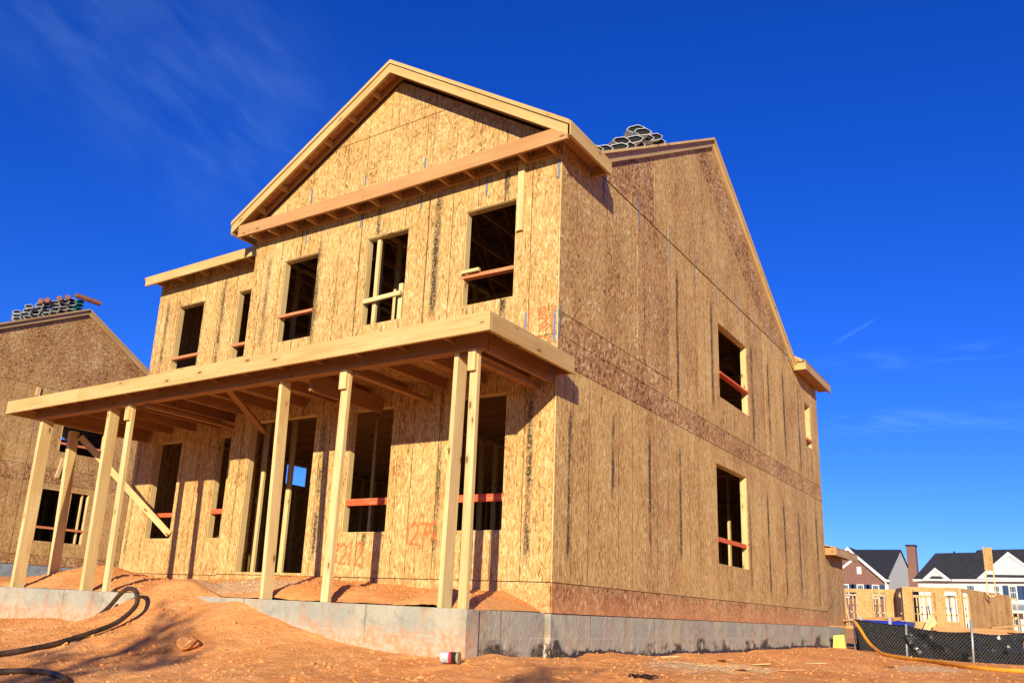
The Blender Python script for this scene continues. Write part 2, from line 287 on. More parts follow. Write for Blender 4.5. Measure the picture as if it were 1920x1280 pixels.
# ---------------------------------------------------------------- mesh helpers
class MB:
    def __init__(s): s.v = []; s.f = []; s.uv = []; s.c = []
    def face(s, pts, uvs=None, cols=None):
        b = len(s.v); s.v += [tuple(p) for p in pts]; s.f.append(tuple(range(b, b+len(pts))))
        s.uv += uvs or [(0, 0)]*len(pts); s.c += cols or [(0, 0, 0)]*len(pts)
    def beam(s, p0, p1, w, h, up=(0, 0, 1), tone=None, cut=0.0):
        """board from p0 to p1; w across, h along up"""
        p0, p1 = Vector(p0), Vector(p1); d = p1-p0; L = d.length; d = d/L; up = Vector(up)
        if abs(d.dot(up)) > 0.98: up = Vector((0, 1, 0))
        a = d.cross(up).normalized(); u = a.cross(d).normalized()
        a = a*w/2; u = u*h/2; t = (random.random()*0.6 if tone is None else tone,)*1; r = random.random()*50
        P = [p0-a-u, p0+a-u, p0+a+u, p0-a+u, p1-a-u, p1+a-u, p1+a+u, p1-a+u]
        col = [(t[0], 0, 0)]*4
        for (i, j, k, l, wd, o) in ((0, 1, 5, 4, w, 0), (1, 2, 6, 5, h, .3), (2, 3, 7, 6, w, .6), (3, 0, 4, 7, h, .9)):
            s.face([P[i], P[j], P[k], P[l]], [(r, r+o), (r, r+o+wd), (r+L, r+o+wd), (r+L, r+o)], col)
        s.face([P[3], P[2], P[1], P[0]], [(r, r), (r+h*.3, r), (r+h*.3, r+w), (r, r+w)], col); s.face([P[4], P[5], P[6], P[7]], [(r, r), (r+h*.3, r), (r+h*.3, r+w), (r, r+w)], col)
        return s
    def box(s, x0, x1, y0, y1, z0, z1, tone=None):
        dx, dy, dz = abs(x1-x0), abs(y1-y0), abs(z1-z0); cx, cy, cz = (x0+x1)/2, (y0+y1)/2, (z0+z1)/2
        if dx >= dy and dx >= dz: return s.beam((x0, cy, cz), (x1, cy, cz), dy, dz, (0, 0, 1), tone)
        if dy >= dx and dy >= dz: return s.beam((cx, y0, cz), (cx, y1, cz), dx, dz, (0, 0, 1), tone)
        return s.beam((cx, cy, z0), (cx, cy, z1), dx, dy, (0, 1, 0), tone)
    def prism(s, poly, off, uvf=None, col=(0, 0, 0)):
        """extrude a planar polygon (3-D points) by the vector off"""
        P = [Vector(p) for p in poly]; Q = [p+Vector(off) for p in P]; n = len(P); uvf = uvf or (lambda p: (p.x+p.y, p.z))
        s.face(P[::-1], [uvf(p) for p in P[::-1]], [col]*n); s.face(Q, [uvf(p) for p in P], [col]*n)
        for i in range(n):
            j = (i+1) % n; s.face([P[i], P[j], Q[j], Q[i]], [uvf(P[i]), uvf(P[j]), uvf(P[j]), uvf(P[i])], [col]*4)
        return s
    def tube(s, pts, r, n=8, cap=True):
        pts = [Vector(p) for p in pts]; rings = []; up = Vector((0, 0, 1)); L = 0
        for i, p in enumerate(pts):
            d = (pts[min(i+1, len(pts)-1)]-pts[max(i-1, 0)]).normalized(); a = d.cross(up)
            if a.length < 0.05: a = d.cross(Vector((1, 0, 0)))
            a.normalize(); b = a.cross(d); rr = r[i] if isinstance(r, (list, tuple)) else r
            rings.append([p+(a*math.cos(2*math.pi*k/n)+b*math.sin(2*math.pi*k/n))*rr for k in range(n)])
        base = len(s.v)
        for R in rings: s.v += [tuple(q) for q in R]
        for i in range(len(rings)-1):
            for k in range(n):
                a, b = base+i*n+k, base+i*n+(k+1) % n; s.f.append((a, b, b+n, a+n)); s.uv += [(i*.1, k/n)]*4; s.c += [(0, 0, 0)]*4
        if cap:
            s.f.append(tuple(base+k for k in range(n))[::-1]); s.uv += [(0, 0)]*n; s.c += [(0, 0, 0)]*n
            e = base+(len(rings)-1)*n; s.f.append(tuple(e+k for k in range(n))); s.uv += [(0, 0)]*n; s.c += [(0, 0, 0)]*n
        return s
    def obj(s, name, mat, parent=None, smooth=False):
        me = bpy.data.meshes.new(name); me.from_pydata(s.v, [], s.f)
        u = me.uv_layers.new(name='UVMap'); u.data.foreach_set('uv', np.array(s.uv, np.float32).ravel())
        ca = me.color_attributes.new('Col', 'FLOAT_COLOR', 'CORNER'); arr = np.ones((len(s.c), 4), np.float32); arr[:, :3] = np.array(s.c, np.float32); ca.data.foreach_set('color', arr.ravel())
        me.materials.append(mat)
        if smooth: me.polygons.foreach_set('use_smooth', [True]*len(me.polygons))
        me.update(); o = bpy.data.objects.new(name, me); COL.objects.link(o)
        if parent is not None:
            o.parent = parent
            if parent.type == 'EMPTY': o.location = -parent.location
        return o
def thing(name, label, cat, loc=(0, 0, 0), group=None):
    o = bpy.data.objects.new(name, None); COL.objects.link(o); o.location = loc; o['label'] = label; o['category'] = cat
    if group: o['group'] = group
    return o
def tag(o, label, cat, group=None):
    o['label'] = label; o['category'] = cat
    if group: o['group'] = group
    return o
def cgeom(o):   # move the origin of a one-mesh thing to its base
    me = o.data; c = np.empty(len(me.vertices)*3, np.float32); me.vertices.foreach_get('co', c); c = c.reshape(-1, 3)
    b = np.array([c[:, 0].mean(), c[:, 1].mean(), c[:, 2].min()], np.float32); me.vertices.foreach_set('co', (c-b).ravel()); o.location = b.tolist(); me.update(); return o
def clip(poly, a, b, c):      # keep a*u+b*v<=c
    out = []
    for i in range(len(poly)):
        p, q = poly[i], poly[(i+1) % len(poly)]; dp, dq = a*p[0]+b*p[1]-c, a*q[0]+b*q[1]-c
        if dp <= 0: out.append(p)
        if (dp < 0 < dq) or (dq < 0 < dp):
            t = dp/(dp-dq); out.append((p[0]+(q[0]-p[0])*t, p[1]+(q[1]-p[1])*t))
    return out
def sheathe(mb, P, rows, openings=(), clips=(), streaks=(), th=0.012, gap=0.005):
    """rows: (v0, v1, [u seams], type, tone, n_out)"""
    for (v0, v1, seams, typ, tone, nout) in rows:
        for k in range(len(seams)-1):
            a, b = seams[k]+gap, seams[k+1]-gap; lo, hi = v0+gap, v1-gap
            t = min(1, max(0, tone+random.uniform(-0.22, 0.22))); ty = typ; nj = nout+random.uniform(0, 0.0025)
            us = {a, b}; vs = {lo, hi}
            for (o0, o1, p0, p1) in openings:
                us |= {x for x in (o0, o1) if a < x < b}; vs |= {x for x in (p0, p1) if lo < x < hi}
            for (c, z0, z1, w, st) in streaks:
                if z1 > lo and z0 < hi:
                    us |= {x for x in (c-w, c-w*.3, c+w*.3, c+w) if a < x < b}; vs |= {x for x in (z0, z0+.22, z1-.22, z1) if lo < x < hi and a-w < c < b+w}
            us = sorted(us); vs = sorted(vs)
            for i in range(len(us)-1):
                for j in range(len(vs)-1):
                    cu, cv = (us[i]+us[i+1])/2, (vs[j]+vs[j+1])/2
                    if any(o0 < cu < o1 and p0 < cv < p1 for (o0, o1, p0, p1) in openings): continue
                    poly = [(us[i], vs[j]), (us[i+1], vs[j]), (us[i+1], vs[j+1]), (us[i], vs[j+1])]
                    for cl in clips: poly = clip(poly, *cl) if poly else poly
                    if len(poly) < 3: continue
                    def S(u, v):
                        r = 0
                        for (c, z0, z1, w, st) in streaks:
                            if z0 <= cv <= z1:
                                d = abs(u-c)/w; e = min(1, max(0, min(v-z0, z1-v)/.22)) if z1-z0 > .6 else 1; r = max(r, st*e*min(1, max(0, (1-d)/0.7)))
                        return r
                    F = [Vector(P(u, v, nj)) for u, v in poly]; Bk = [Vector(P(u, v, nj-th)) for u, v in poly]; n = len(poly)
                    cols = [(t, ty, S(u, v)) for u, v in poly]; uv = [(u, v) for u, v in poly]
                    mb.face(F, uv, cols); mb.face(Bk[::-1], uv[::-1], cols[::-1])
                    for q in range(n):
                        r = (q+1) % n; mb.face([F[r], F[q], Bk[q], Bk[r]], [uv[r], uv[q], uv[q], uv[r]], [cols[r], cols[q], cols[q], cols[r]])
    return mb
def seams(a, b, first=None, step=1.2192):
    s = [a]; x = (first if first is not None else a+step)
    while x < b-0.05:
        if x > a+0.05: s.append(x)
        x += step
    return s+[b]

# ---------------------------------------------------------------- terrain
_T = {}
def vnoise(x, y, seed=0):
    if seed not in _T: _T[seed] = np.random.RandomState(seed).rand(256, 256)
    T = _T[seed]; xi = np.floor(x).astype(int); yi = np.floor(y).astype(int); fx = x-xi; fy = y-yi
    fx = fx*fx*(3-2*fx); fy = fy*fy*(3-2*fy); g = lambda a, b: T[a % 256, b % 256]
    return (g(xi, yi)*(1-fx)+g(xi+1, yi)*fx)*(1-fy)+(g(xi, yi+1)*(1-fx)+g(xi+1, yi+1)*fx)*fy
def fbm(x, y, s, o, seed=0, r=0.5):
    t = 0; a = 1; n = 0
    for k in range(o): t = t+a*vnoise(x*s*2**k+17*k, y*s*2**k+31*k, seed+k); n += a; a *= r
    return t/n-0.5
def gz(x, y):
    x = np.asarray(x, float); y = np.asarray(y, float)
    d = np.maximum(0, -1.45-y)
    near = np.clip((12-np.hypot(x+1, y+1))/6, 0, 1)
    z = -0.45-0.13*d-0.012*np.maximum(0, d-2)**2
    z = np.maximum(z, -1.55)
    # right-hand yard
    sx = np.clip((x-0.4)/1.5, 0, 1); z = z-0.10*sx*np.clip((y+1)/4, 0, 1)
    # heap of clay over the porch footing
    h = 0.62*np.exp(-((x+4.55)/0.95)**2)*np.exp(-(np.maximum(0, -1.25-y)/1.0)**1.4)*np.exp(-(np.maximum(0, y+0.9)/0.9)**2)
    h += 0.26*np.exp(-((x+3.15)/0.6)**2)*np.exp(-(np.maximum(0, -1.3-y)/0.8)**2)*(y < -1.2)
    z = z+h
    z = z+0.13*np.exp(-((x+2.35)/0.95)**2)*np.exp(-(np.maximum(0, -1.35-y)/0.9)**2)*(y < -1.2)+0.05*np.exp(-((x+7.2)/1.0)**2-((y+1.9)/0.5)**2)
    # distant ground rises gently to the building plots
    z = z+0.35*np.clip((y-16)/25, 0, 1)
    f = near
    z = z+f*(0.12*fbm(x, y, 0.9, 3, 1)+0.055*fbm(x, y, 4.0, 3, 5)+0.045*np.abs(fbm(x, y, 11.0, 3, 9, 0.6))*np.clip(0.4+3*fbm(x, y, 0.8, 2, 41), 0, 1.2)) + (1-f)*0.08*fbm(x, y, 0.5, 4, 3)
    return z
def lines(dense, far):
    lo, hi, st = dense; a = list(np.arange(lo, hi+1e-6, st)); g = 0.15; x = hi
    while x < far: x += g; a.append(x); g *= 1.22
    g = 0.15; x = lo; pre = []
    while x > -far: x -= g; pre.append(x); g *= 1.22
    return np.array(pre[::-1]+a)
xs = lines((-9.5, 4.0, 0.045), 900); ys = lines((-5.6, 3.0, 0.045), 900)
ys = np.unique(np.concatenate([ys[ys <= 3.0], np.arange(3.06, 16, 0.09), ys[ys > 16]]))
X, Y = np.meshgrid(xs, ys); Z = gz(X, Y); nx, ny = len(xs), len(ys)
me = bpy.data.meshes.new('ground'); idx = np.arange(nx*ny).reshape(ny, nx)
q = np.stack([idx[:-1, :-1], idx[:-1, 1:], idx[1:, 1:], idx[1:, :-1]], -1).reshape(-1, 4)
me.vertices.add(nx*ny); me.vertices.foreach_set('co', np.stack([X, Y, Z], -1).astype(np.float32).ravel())
me.loops.add(len(q)*4); me.loops.foreach_set('vertex_index', q.ravel().astype(np.int32)); me.polygons.add(len(q))
me.polygons.foreach_set('loop_start', np.arange(0, len(q)*4, 4, dtype=np.int32)); me.polygons.foreach_set('loop_total', np.full(len(q), 4, np.int32))
me.update(calc_edges=True); me.materials.append(DIRT); me.polygons.foreach_set('use_smooth', [True]*len(q))
g = bpy.data.objects.new('ground', me); COL.objects.link(g); g['kind'] = 'structure'
# earth inside the porch
def pz(x, y):
    t = np.clip((y+1.27)/1.2, 0, 1)
    z = -0.01+0.21*t**0.6+0.20*np.exp(-((x+7.9)/0.9)**2-((y+0.35)/0.5)**2)+0.10*np.exp(-((x+3.6)/1.4)**2)*t-0.06*np.exp(-((x)/0.3)**2)*t
    z = z+0.09*np.exp(-((x+0.75)/0.35)**2-((y+0.9)/0.3)**2)+0.09*np.exp(-((x+2.3)/0.6)**2-((y+0.9)/0.3)**2)+0.07*np.exp(-((x+6.6)/0.5)**2-((y+0.7)/0.4)**2)
    z = z+0.07*fbm(x, y, 1.7, 4, 21)+0.03*np.abs(fbm(x, y, 11.0, 3, 29))
    z = np.maximum(z, 0.004+0.09*t+0.02*fbm(x, y, 6.0, 3, 33))
    return (z+.02)*np.clip((-0.10-x)/0.50, 0, 1)**0.6-.02
fx = np.arange(-10.6, -0.095, 0.04); fy = np.arange(-1.27, 0.56, 0.04); FX, FY = np.meshgrid(fx, fy); FZ = pz(FX, FY)
pf = MB(); nxx, nyy = len(fx), len(fy)
pf.v = np.stack([FX, FY, FZ], -1).reshape(-1, 3).tolist(); idx = np.arange(nxx*nyy).reshape(nyy, nxx)
qq = np.stack([idx[:-1, :-1], idx[:-1, 1:], idx[1:, 1:], idx[1:, :-1]], -1).reshape(-1, 4).tolist()
pf.f = [tuple(f) for f in qq]; pf.uv = [(0, 0)]*(4*len(qq)); pf.c = [(0, 0, 0)]*(4*len(qq))
pf = pf.obj('earth_fill', DIRT, smooth=True); pf['kind'] = 'structure'
# clods
cl = MB(); rnd = random.Random(3)
def lump(mb, c, r, rnd, sq=0.7):
    a = [Vector((rnd.gauss(0, 1), rnd.gauss(0, 1), rnd.gauss(0, 1))).normalized() for _ in range(0)]
    P = [(1, 0, 0), (-1, 0, 0), (0, 1, 0), (0, -1, 0), (0, 0, 1), (0, 0, -1)]; b = len(mb.v)
    rot = Matrix.Rotation(rnd.random()*6, 3, Vector((rnd.random(), rnd.random(), rnd.random()+.1)).normalized())
    for p in P:
        v = rot @ (Vector(p)*r*rnd.uniform(0.6, 1.25)); mb.v.append((c[0]+v.x, c[1]+v.y, c[2]+v.z*sq))
    for f in ((0, 2, 4), (2, 1, 4), (1, 3, 4), (3, 0, 4), (2, 0, 5), (1, 2, 5), (3, 1, 5), (0, 3, 5)):
        mb.f.append(tuple(b+i for i in f)); mb.uv += [(0, 0)]*3; mb.c += [(0, 0, 0)]*3
for k in range(9500):
    if k % 3: x = rnd.uniform(-9.3, 3.6); y = rnd.uniform(-5.2, -1.5)
    else: x = rnd.uniform(0.05, 4.5); y = rnd.uniform(-2, 13)
    if x < 0.05 and y > -1.5: continue
    r = 0.006+0.018*rnd.random()**4; lump(cl, (x, y, float(gz(x, y))+r*.2), r, rnd)
for k in range(230):
    x = rnd.uniform(-9, 3.4); y = -1.6-abs(rnd.gauss(0, 1.0)); r = rnd.uniform(.018, .042); lump(cl, (x, y, float(gz(x, y))+r*.15), r, rnd)
for k in range(1500):
    x = rnd.uniform(-9, -0.3); y = rnd.uniform(-1.2, -0.1); r = 0.006+0.022*rnd.random()**4; lump(cl, (x, y, float(pz(x, y))+r*.2), r, rnd)
c_ = cl.obj('soil_clods', DIRT); c_['kind'] = 'stuff'; tag(c_, 'small crumbly clods of red clay scattered over the ground', 'soil')

# unseen dark street and verge, added to cut warm ground bounce
rd = MB(); rd.face([(-220, -13.4, -1.40), (220, -13.4, -1.40), (220, -7.2, -1.40), (-220, -7.2, -1.40)]); rd.face([(-220, -7.2, -1.40), (220, -7.2, -1.40), (220, -7.2, -1.9), (-220, -7.2, -1.9)][::-1])
ASPH = mat_plain('added_dark_asphalt', (0.05, 0.05, 0.052), 0.9, 0, 0.3, 20, bump=0.3); rd = rd.obj('added_dark_road', ASPH); rd['kind'] = 'structure'
GRS = mat_plain('added_dark_verge', (0.05, 0.085, 0.022), 0.95, 0, 0.4, 3, bump=0.6); vg = MB(); vg.face([(-220, -120, -1.44), (220, -120, -1.44), (220, -13.4, -1.44), (-220, -13.4, -1.44)]); vg = vg.obj('added_dark_verge', GRS); vg['kind'] = 'structure'

# ---------------------------------------------------------------- the house
house = thing('house', 'two-storey unfinished wooden house with a gable and a long porch, nearest and largest', 'house', (-4.3, 6, -0.5))
H = lambda name, mb, mat, **k: mb.obj(name, mat, house, **k)
FR = lambda u, v, n: (u, -n, v); LF = lambda u, v, n: (u, 0.5-n, v); SD = lambda u, v, n: (n, u, v)
zh2, zs2, zh1, zs1 = 4.965, 3.665, 2.475, 0.865
frontO = [(-1.41, -0.635, zs2, zh2), (-3.12, -2.37, zs2, zh2), (-4.80, -4.08, zs2, zh2), (-1.40, -0.665, zs1, zh1), (-3.13, -2.39, zs1, zh1), (-5.11, -3.775, 0.345, 2.49)]
leftO = [(-8.05, -7.335, 3.775, 4.945), (-6.45, -6.125, 3.775, 4.945), (-8.09, -7.40, zs1, 2.475), (-6.47, -6.16, zs1, 2.475)]
sideO = [(5.56, 7.13, 3.65, 4.975), (5.29, 6.85, zs1, 2.475), (11.33, 11.82, 3.88, 4.87)]
# front
st = [(-0.33, 0.45, 2.60, .055, .9), (-1.60, 0.45, 2.78, .05, .75), (-2.73, 0.42, 0.86, .05, .8), (-3.60, 0.42, 2.5, .055, .9), (-5.28, 0.4, 2.6, .04, .35),
      (-5.14, 3.6, 5.25, .07, .6), (-4.05, 3.5, 5.2, .065, .75), (-2.93, 4.98, 5.4, .06, .8), (-1.87, 3.55, 5.4, .075, 1.0), (-0.78, 3.38, 3.655, .06, .9), (-0.78, 4.98, 5.4, .06, .8), (-2.73, 3.2, 3.6, .04, .5)]
apx = -2.70; slR = (7.38-5.50)/(2.92); slL = (7.38-5.56)/3.1
frows = [(-0.01, .31, seams(-5.5, -0.012, -4.3), 0.75, 0.28, 0.0), (.31, 2.76, seams(-5.5, -0.012, -4.71), 0, 0.0, 0.0), (2.76, 3.10, seams(-5.5, -0.012, -3.5), .8, 0.35, 0.0), (3.10, 5.60, seams(-5.5, -0.012, -4.46), 0, 0.0, 0.0)]
mb = sheathe(MB(), FR, frows, frontO, (), st)
sheathe(mb, FR, [(5.60, 6.62, [-5.5, -4.35, -2.15, -0.012], .35, .08, 0.004), (6.62, 7.7, [-5.5, -2.7, -0.012], .35, .08, 0.004)], (), [(slR, 1, 7.36+slR*apx), (-slL, 1, 7.36-slL*apx)])
H('wall', mb, OSB)
# set-back left part
st = [(-8.36, 3.7, 5.2, .06, .75), (-6.83, 3.6, 5.35, .06, .8), (-5.82, 3.6, 5.3, .06, .8), (-8.55, .5, 2.45, .05, .6), (-7.05, .5, 2.5, .05, .3), (-5.75, .5, 2.4, .04, .5)]
mb = sheathe(MB(), LF, [(-0.01, .31, seams(-8.66, -5.51), .75, .25, 0), (.31, 2.76, seams(-8.66, -5.51, -7.9), 0, 0.03, 0), (2.76, 3.10, seams(-8.66, -5.51), .8, .35, 0), (3.10, 5.57, seams(-8.66, -5.51, -7.75), 0, 0.02, 0)], leftO, (), st)
H('wall', mb, OSB)
# long side wall
st = [(.34, .5, 2.32, .055, 1), (1.46, 1.35, 2.5, .06, 1), (2.6, .6, 2.55, .06, 1), (3.7, .7, 2.5, .065, .95), (5.9, .45, .86, .03, .6), (6.98, .45, 2.3, 0.068, 0.72), (8.1, .4, 2.4, 0.081, 0.94), (9.2, .4, 2.45, 0.081, 0.94), (10.3, .4, 2.4, 0.095, 0.94), (11.8, .4, 2.5, 0.108, 0.87),
      (3.68, 3.06, 5.3, .07, 1), (5.22, 3.3, 5.3, .075, 1), (6.25, 4.98, 5.3, .05, .6), (6.3, 3.2, 3.65, .05, .6), (7.42, 3.1, 5.15, 0.081, 0.94), (8.47, 3.1, 5.15, 0.081, 0.87), (9.58, 3.15, 5.25, 0.088, 0.94), (10.75, 3.1, 5.2, 0.095, 0.87), (11.75, 3.1, 3.85, .07, .55)]
srows = [(-0.01, .31, seams(0.0, 12.55), 1, .86, 0), (.31, 2.76, seams(0.0, 12.5, 1.22), 0, .17, 0), (2.76, 3.10, seams(0.0, 12.5, 2.4), 1, .88, 0),
         (3.10, 3.385, [0, 1.7, 3.35], 1, .82, 0), (3.385, 5.62, [0, 2.2, 3.35], .45, .50, 0.001), (3.10, 5.62, seams(3.35, 12.5), 0, .21, 0)]
mb = sheathe(MB(), SD, srows, sideO, (), st)
# big gable: ridge y 5.4, z 8.45, slope .575
RY, RZ, SL = 5.40, 8.47, 0.577
gcl = [(SL, 1, RZ-0.13+SL*RY), (-SL, 1, RZ-0.13-SL*RY)]
sheathe(mb, SD, [(5.62, 9, [0.5, 2.8], 1, .85, .012), (5.62, 9, [8.2, 10.6], 1, .88, .012)], (), gcl)
sheathe(mb, SD, [(5.62, 9, [2.8, 8.2], .3, .45, .012)], (), gcl+[(.55, 1, 10.30)]); sheathe(mb, SD, [(5.62, 9, [2.8, 8.2], 1, .86, .012)], (), gcl+[(-.55, -1, -10.31)])
H('wall', mb, OSB)
# pale board edge at the corner
H('corner_edge', MB().box(-0.013, -0.001, -0.002, 0.010, 0.31, 5.4, tone=0), LUM)
# other walls (rear, far side) and floors
rl = lambda u, v, n: (-8.66-n, u, v)
mb = sheathe(MB(), rl, [(-0.01, 5.6, seams(.5, 12.5), 0, .3, 0)], [(3.97, 4.52, 2.33, 2.72)])
sheathe(mb, rl, [(5.6, 9, [0.5, 5.4, 10.5], 0, .4, 0)], (), gcl); H('wall', mb, OSB)
mb = sheathe(MB(), lambda u, v, n: (-5.5-n, u, v), [(-.01, 5.6, [.0, .5], 0, .3, 0)]); H('wall', mb, OSB)
rr = lambda u, v, n: (u, 12.5+n, v)
mb = sheathe(MB(), rr, [(-0.01, 2.75, seams(-8.6, -0.02), 0, .3, 0), (2.75, 5.4, seams(-8.6, -0.02), 0, .3, 0)], []); H('wall', mb, OSB)
mb = MB(); mb.box(-5.5, -0.02, .02, .5, .27, .30, tone=.3); mb.box(-8.64, -0.02, .5, 12.48, .27, .30, tone=.3); H('floor_deck', mb, OSB)
mb = MB(); mb.box(-5.48, -0.02, .02, .5, 3.06, 3.085, tone=.3); mb.box(-8.64, -0.02, .5, 12.48, 3.06, 3.085, tone=.3); H('floor_deck', mb, OSB)
y = 0.35
while y < 12.4:
    H('floor_joist', MB().box(-8.6 if y > .55 else -5.45, -0.02, y-.02, y+.02, 2.78, 3.055), LUMO); y += 0.4064
H('top_plate', MB().box(-8.655, -8.58, .55, 10.4, 5.54, 5.66), LUMO)
# stud framing just inside the sheathing
def framing(P, u0, u1, v0, v1, ops, name='stud'):
    mb = MB(); u = u0+.02
    def bar(ua, ub, va, vb):
        a = Vector(P(ua, va, -.016)); b = Vector(P(ub, vb, -.10)); mb.box(min(a.x, b.x), max(a.x, b.x), min(a.y, b.y), max(a.y, b.y), va, vb)
    while u < u1:
        segs = [(v0+.04, v1-.04)]
        for (o0, o1, p0, p1) in ops:
            if o0-.03 < u < o1+.03:
                segs = [s for (a, b) in segs for s in ([(a, p0-.04)] if a < p0-.1 and b > p0 else [])+([(p1+.26, b)] if b > p1+.3 and a < p1 else [])+([(a, b)] if b <= p0 or a >= p1 else [])]
        for a, b in segs: bar(u-.019, u+.019, a, b)
        u += .4064
    bar(u0, u1, v0, v0+.038); bar(u0, u1, v1-.038, v1)
    for (o0, o1, p0, p1) in ops:
        if p0 > v0-.1 and p1 < v1+.1: bar(o0-.03, o1+.03, p1+.022, p1+.25)
    H('stud_framing', mb, LUM)
sel = lambda ops, lo, hi: [o for o in ops if lo < (o[2]+o[3])/2 < hi]
for P, a, b, ops in ((FR, -5.48, -.1, frontO), (LF, -8.6, -5.55, leftO), (SD, .12, 12.4, sideO)):
    framing(P, a, b, .31, 2.77, sel(ops, 0, 3)); framing(P, a, b, 3.09, 5.40, sel(ops, 3, 6))
framing(rl, .55, 10.3, .31, 2.77, [(3.97, 4.52, 2.33, 2.72)]); framing(rr, -8.5, -.1, .31, 2.77, [])
# interior partitions
def partition(x0, y0, x1, y1, z0, z1, step=.4064, gapat=None):
    mb = MB(); L = math.hypot(x1-x0, y1-y0); d = ((x1-x0)/L, (y1-y0)/L); s = 0
    while s < L:
        x, y = x0+d[0]*s, y0+d[1]*s
        if not (gapat and gapat[0] < s < gapat[1]): mb.beam((x, y, z0), (x, y, z1), .038 if abs(d[0]) > .5 else .09, .09 if abs(d[0]) > .5 else .038, (0, 1, 0))
        s += step
    mb.beam((x0, y0, z1-.02), (x1, y1, z1-.02), .09, .04); mb.beam((x0, y0, z0+.02), (x1, y1, z0+.02), .09, .04); H('partition_frame', mb, LUM)
partition(-5.2, .12, -5.2, .95, .31, 2.77, .27); partition(-3.35, 2.2, -3.35, 8, .31, 2.77); partition(-3.3, 4.3, -.2, 4.3, .31, 2.77, gapat=(.8, 1.7)); partition(-8.5, 8.2, -.2, 8.2, .31, 2.77, gapat=(4, 5))
partition(-4.42, 1.0, -4.02, 1.0, .31, 2.77, .5)
partition(-8.5, 3.6, -.2, 3.6, 3.09, 5.4, gapat=(3, 4)); partition(-3.4, .2, -3.4, 3.5, 3.09, 5.4); partition(-5.6, .6, -5.6, 3.5, 3.09, 5.4)
# roof trusses
x = -8.5
while x < -.1:
    mb = MB(); mb.beam((x, .55, 5.46), (x, 10.3, 5.46), .038, .09); mb.beam((x, .3, 5.50), (x, RY, RZ-.11), .038, .09); mb.beam((x, 10.5, 5.50), (x, RY, RZ-.11), .038, .09)
    for a, b in (((3, 5.5), (3.6, 7.35)), ((3, 5.5), (2.2, 6.55)), ((5.4, 5.5), (3.6, 7.35)), ((5.4, 5.5), (7.2, 7.35)), ((7.8, 5.5), (7.2, 7.35)), ((7.8, 5.5), (8.6, 6.55))): mb.beam((x, a[0], a[1]), (x, b[0], b[1]), .038, .07)
    H('roof_truss', mb, LUMO); x += .61
# roof planes
fe, re = 0.20, 10.50
def ro(y): return RZ-SL*abs(y-RY)
mb = MB(); mb.prism([(0, fe, ro(fe)-.03), (0, RY, RZ-.03), (0, re, ro(re)-.03), (0, re, ro(re)-.012), (0, RY, RZ-.012), (0, fe, ro(fe)-.012)], (-8.72, 0, 0), lambda p: (p.x, p.y), (.5, .8, 0)); H('roof', mb, OSB)
# rake boards on the big gable
mb = MB(); mb.beam((.034, fe+.4, ro(fe+.4)-.085), (.034, RY, RZ-.085), .04, .15, tone=.35); H('rake_board', mb, LUMD)
mb = MB(); mb.beam((.034, re-.08, ro(re-.08)-.085), (.034, RY+.04, RZ-.085-.03), .04, .15, tone=.3); H('rake_board', mb, LUM)
mb = MB(); mb.beam((.050, fe+.4, ro(fe+.4)-.012), (.050, RY+.01, RZ-.012), .09, .035, tone=.2); mb.beam((.050, re-.05, ro(re-.05)-.012), (.050, RY, RZ-.010), .09, .035, tone=.2); H('rake_trim', mb, LUM)
# front gable: overhang 0.28
gy = -.28; A0 = (-2.69, 7.545); Lx, Lz, Rx, Rz = -5.80, 5.725, .265, 5.625
dR = Vector((Rx-A0[0], 0, Rz-A0[1])); dL = Vector((Lx-A0[0], 0, Lz-A0[1]))
for (ex, ez, tn) in ((Rx, Rz, .05), (Lx, Lz, .12)):
    s_ = 1 if ex > A0[0] else -1
    a = Vector((A0[0], gy, A0[1])); b = Vector((ex, gy, ez))
    # outer board, vertical cut at both ends
    for nm, y0, dep, t0, t1 in (('rake_board', gy-.02, .038, -.062, -.20), ('rake_trim', gy-.040, .058, 0.0, -.058)):
        mb = MB(); P = [(a.x, y0, a.z+t0), (b.x, y0, b.z+t0), (b.x, y0, b.z+t1), (a.x, y0, a.z+t1)]; r = random.random()*9
        mb.prism(P, (0, dep, 0), lambda p, a=a, r=r: (r+abs(p.x-a.x), r+p.z+abs(p.x-a.x)*.62), (tn, 0, 0)); H(nm, mb, GOLD)
    # roof deck
    mb = MB(); yb = 3.9
    mb.prism([(a.x, gy+.02, a.z-.025), (b.x, gy+.02, b.z-.025), (b.x, .82, b.z-.025), (a.x, yb, a.z-.025)], (0, 0, .018), lambda p: (p.x, p.y), (.75, .9, 0)); H('roof', mb, OSB)
    # inner rake framing on the wall and lookouts
    mb = MB(); mb.prism([(a.x, -.042, a.z-.045), (b.x-s_*.25, -.042, b.z-.045+.25*abs((a.z-b.z)/(a.x-b.x))), (b.x-s_*.25, -.042, b.z-.135+.25*abs((a.z-b.z)/(a.x-b.x))), (a.x, -.042, a.z-.135)], (0, .038, 0), lambda p: (abs(p.x), p.z+abs(p.x)*.62), (.5, 0, 0)); H('rake_rafter', mb, LUMO)
    for k in range(1, 7):
        t = (k-.12)/6.9; c = a.lerp(b, t); H('lookout', MB().beam((c.x, gy+.02, c.z-.09), (c.x, -.043, c.z-.09), .04, .085, tone=.3), LUMO)
    ax_ = a.lerp(b, .5)
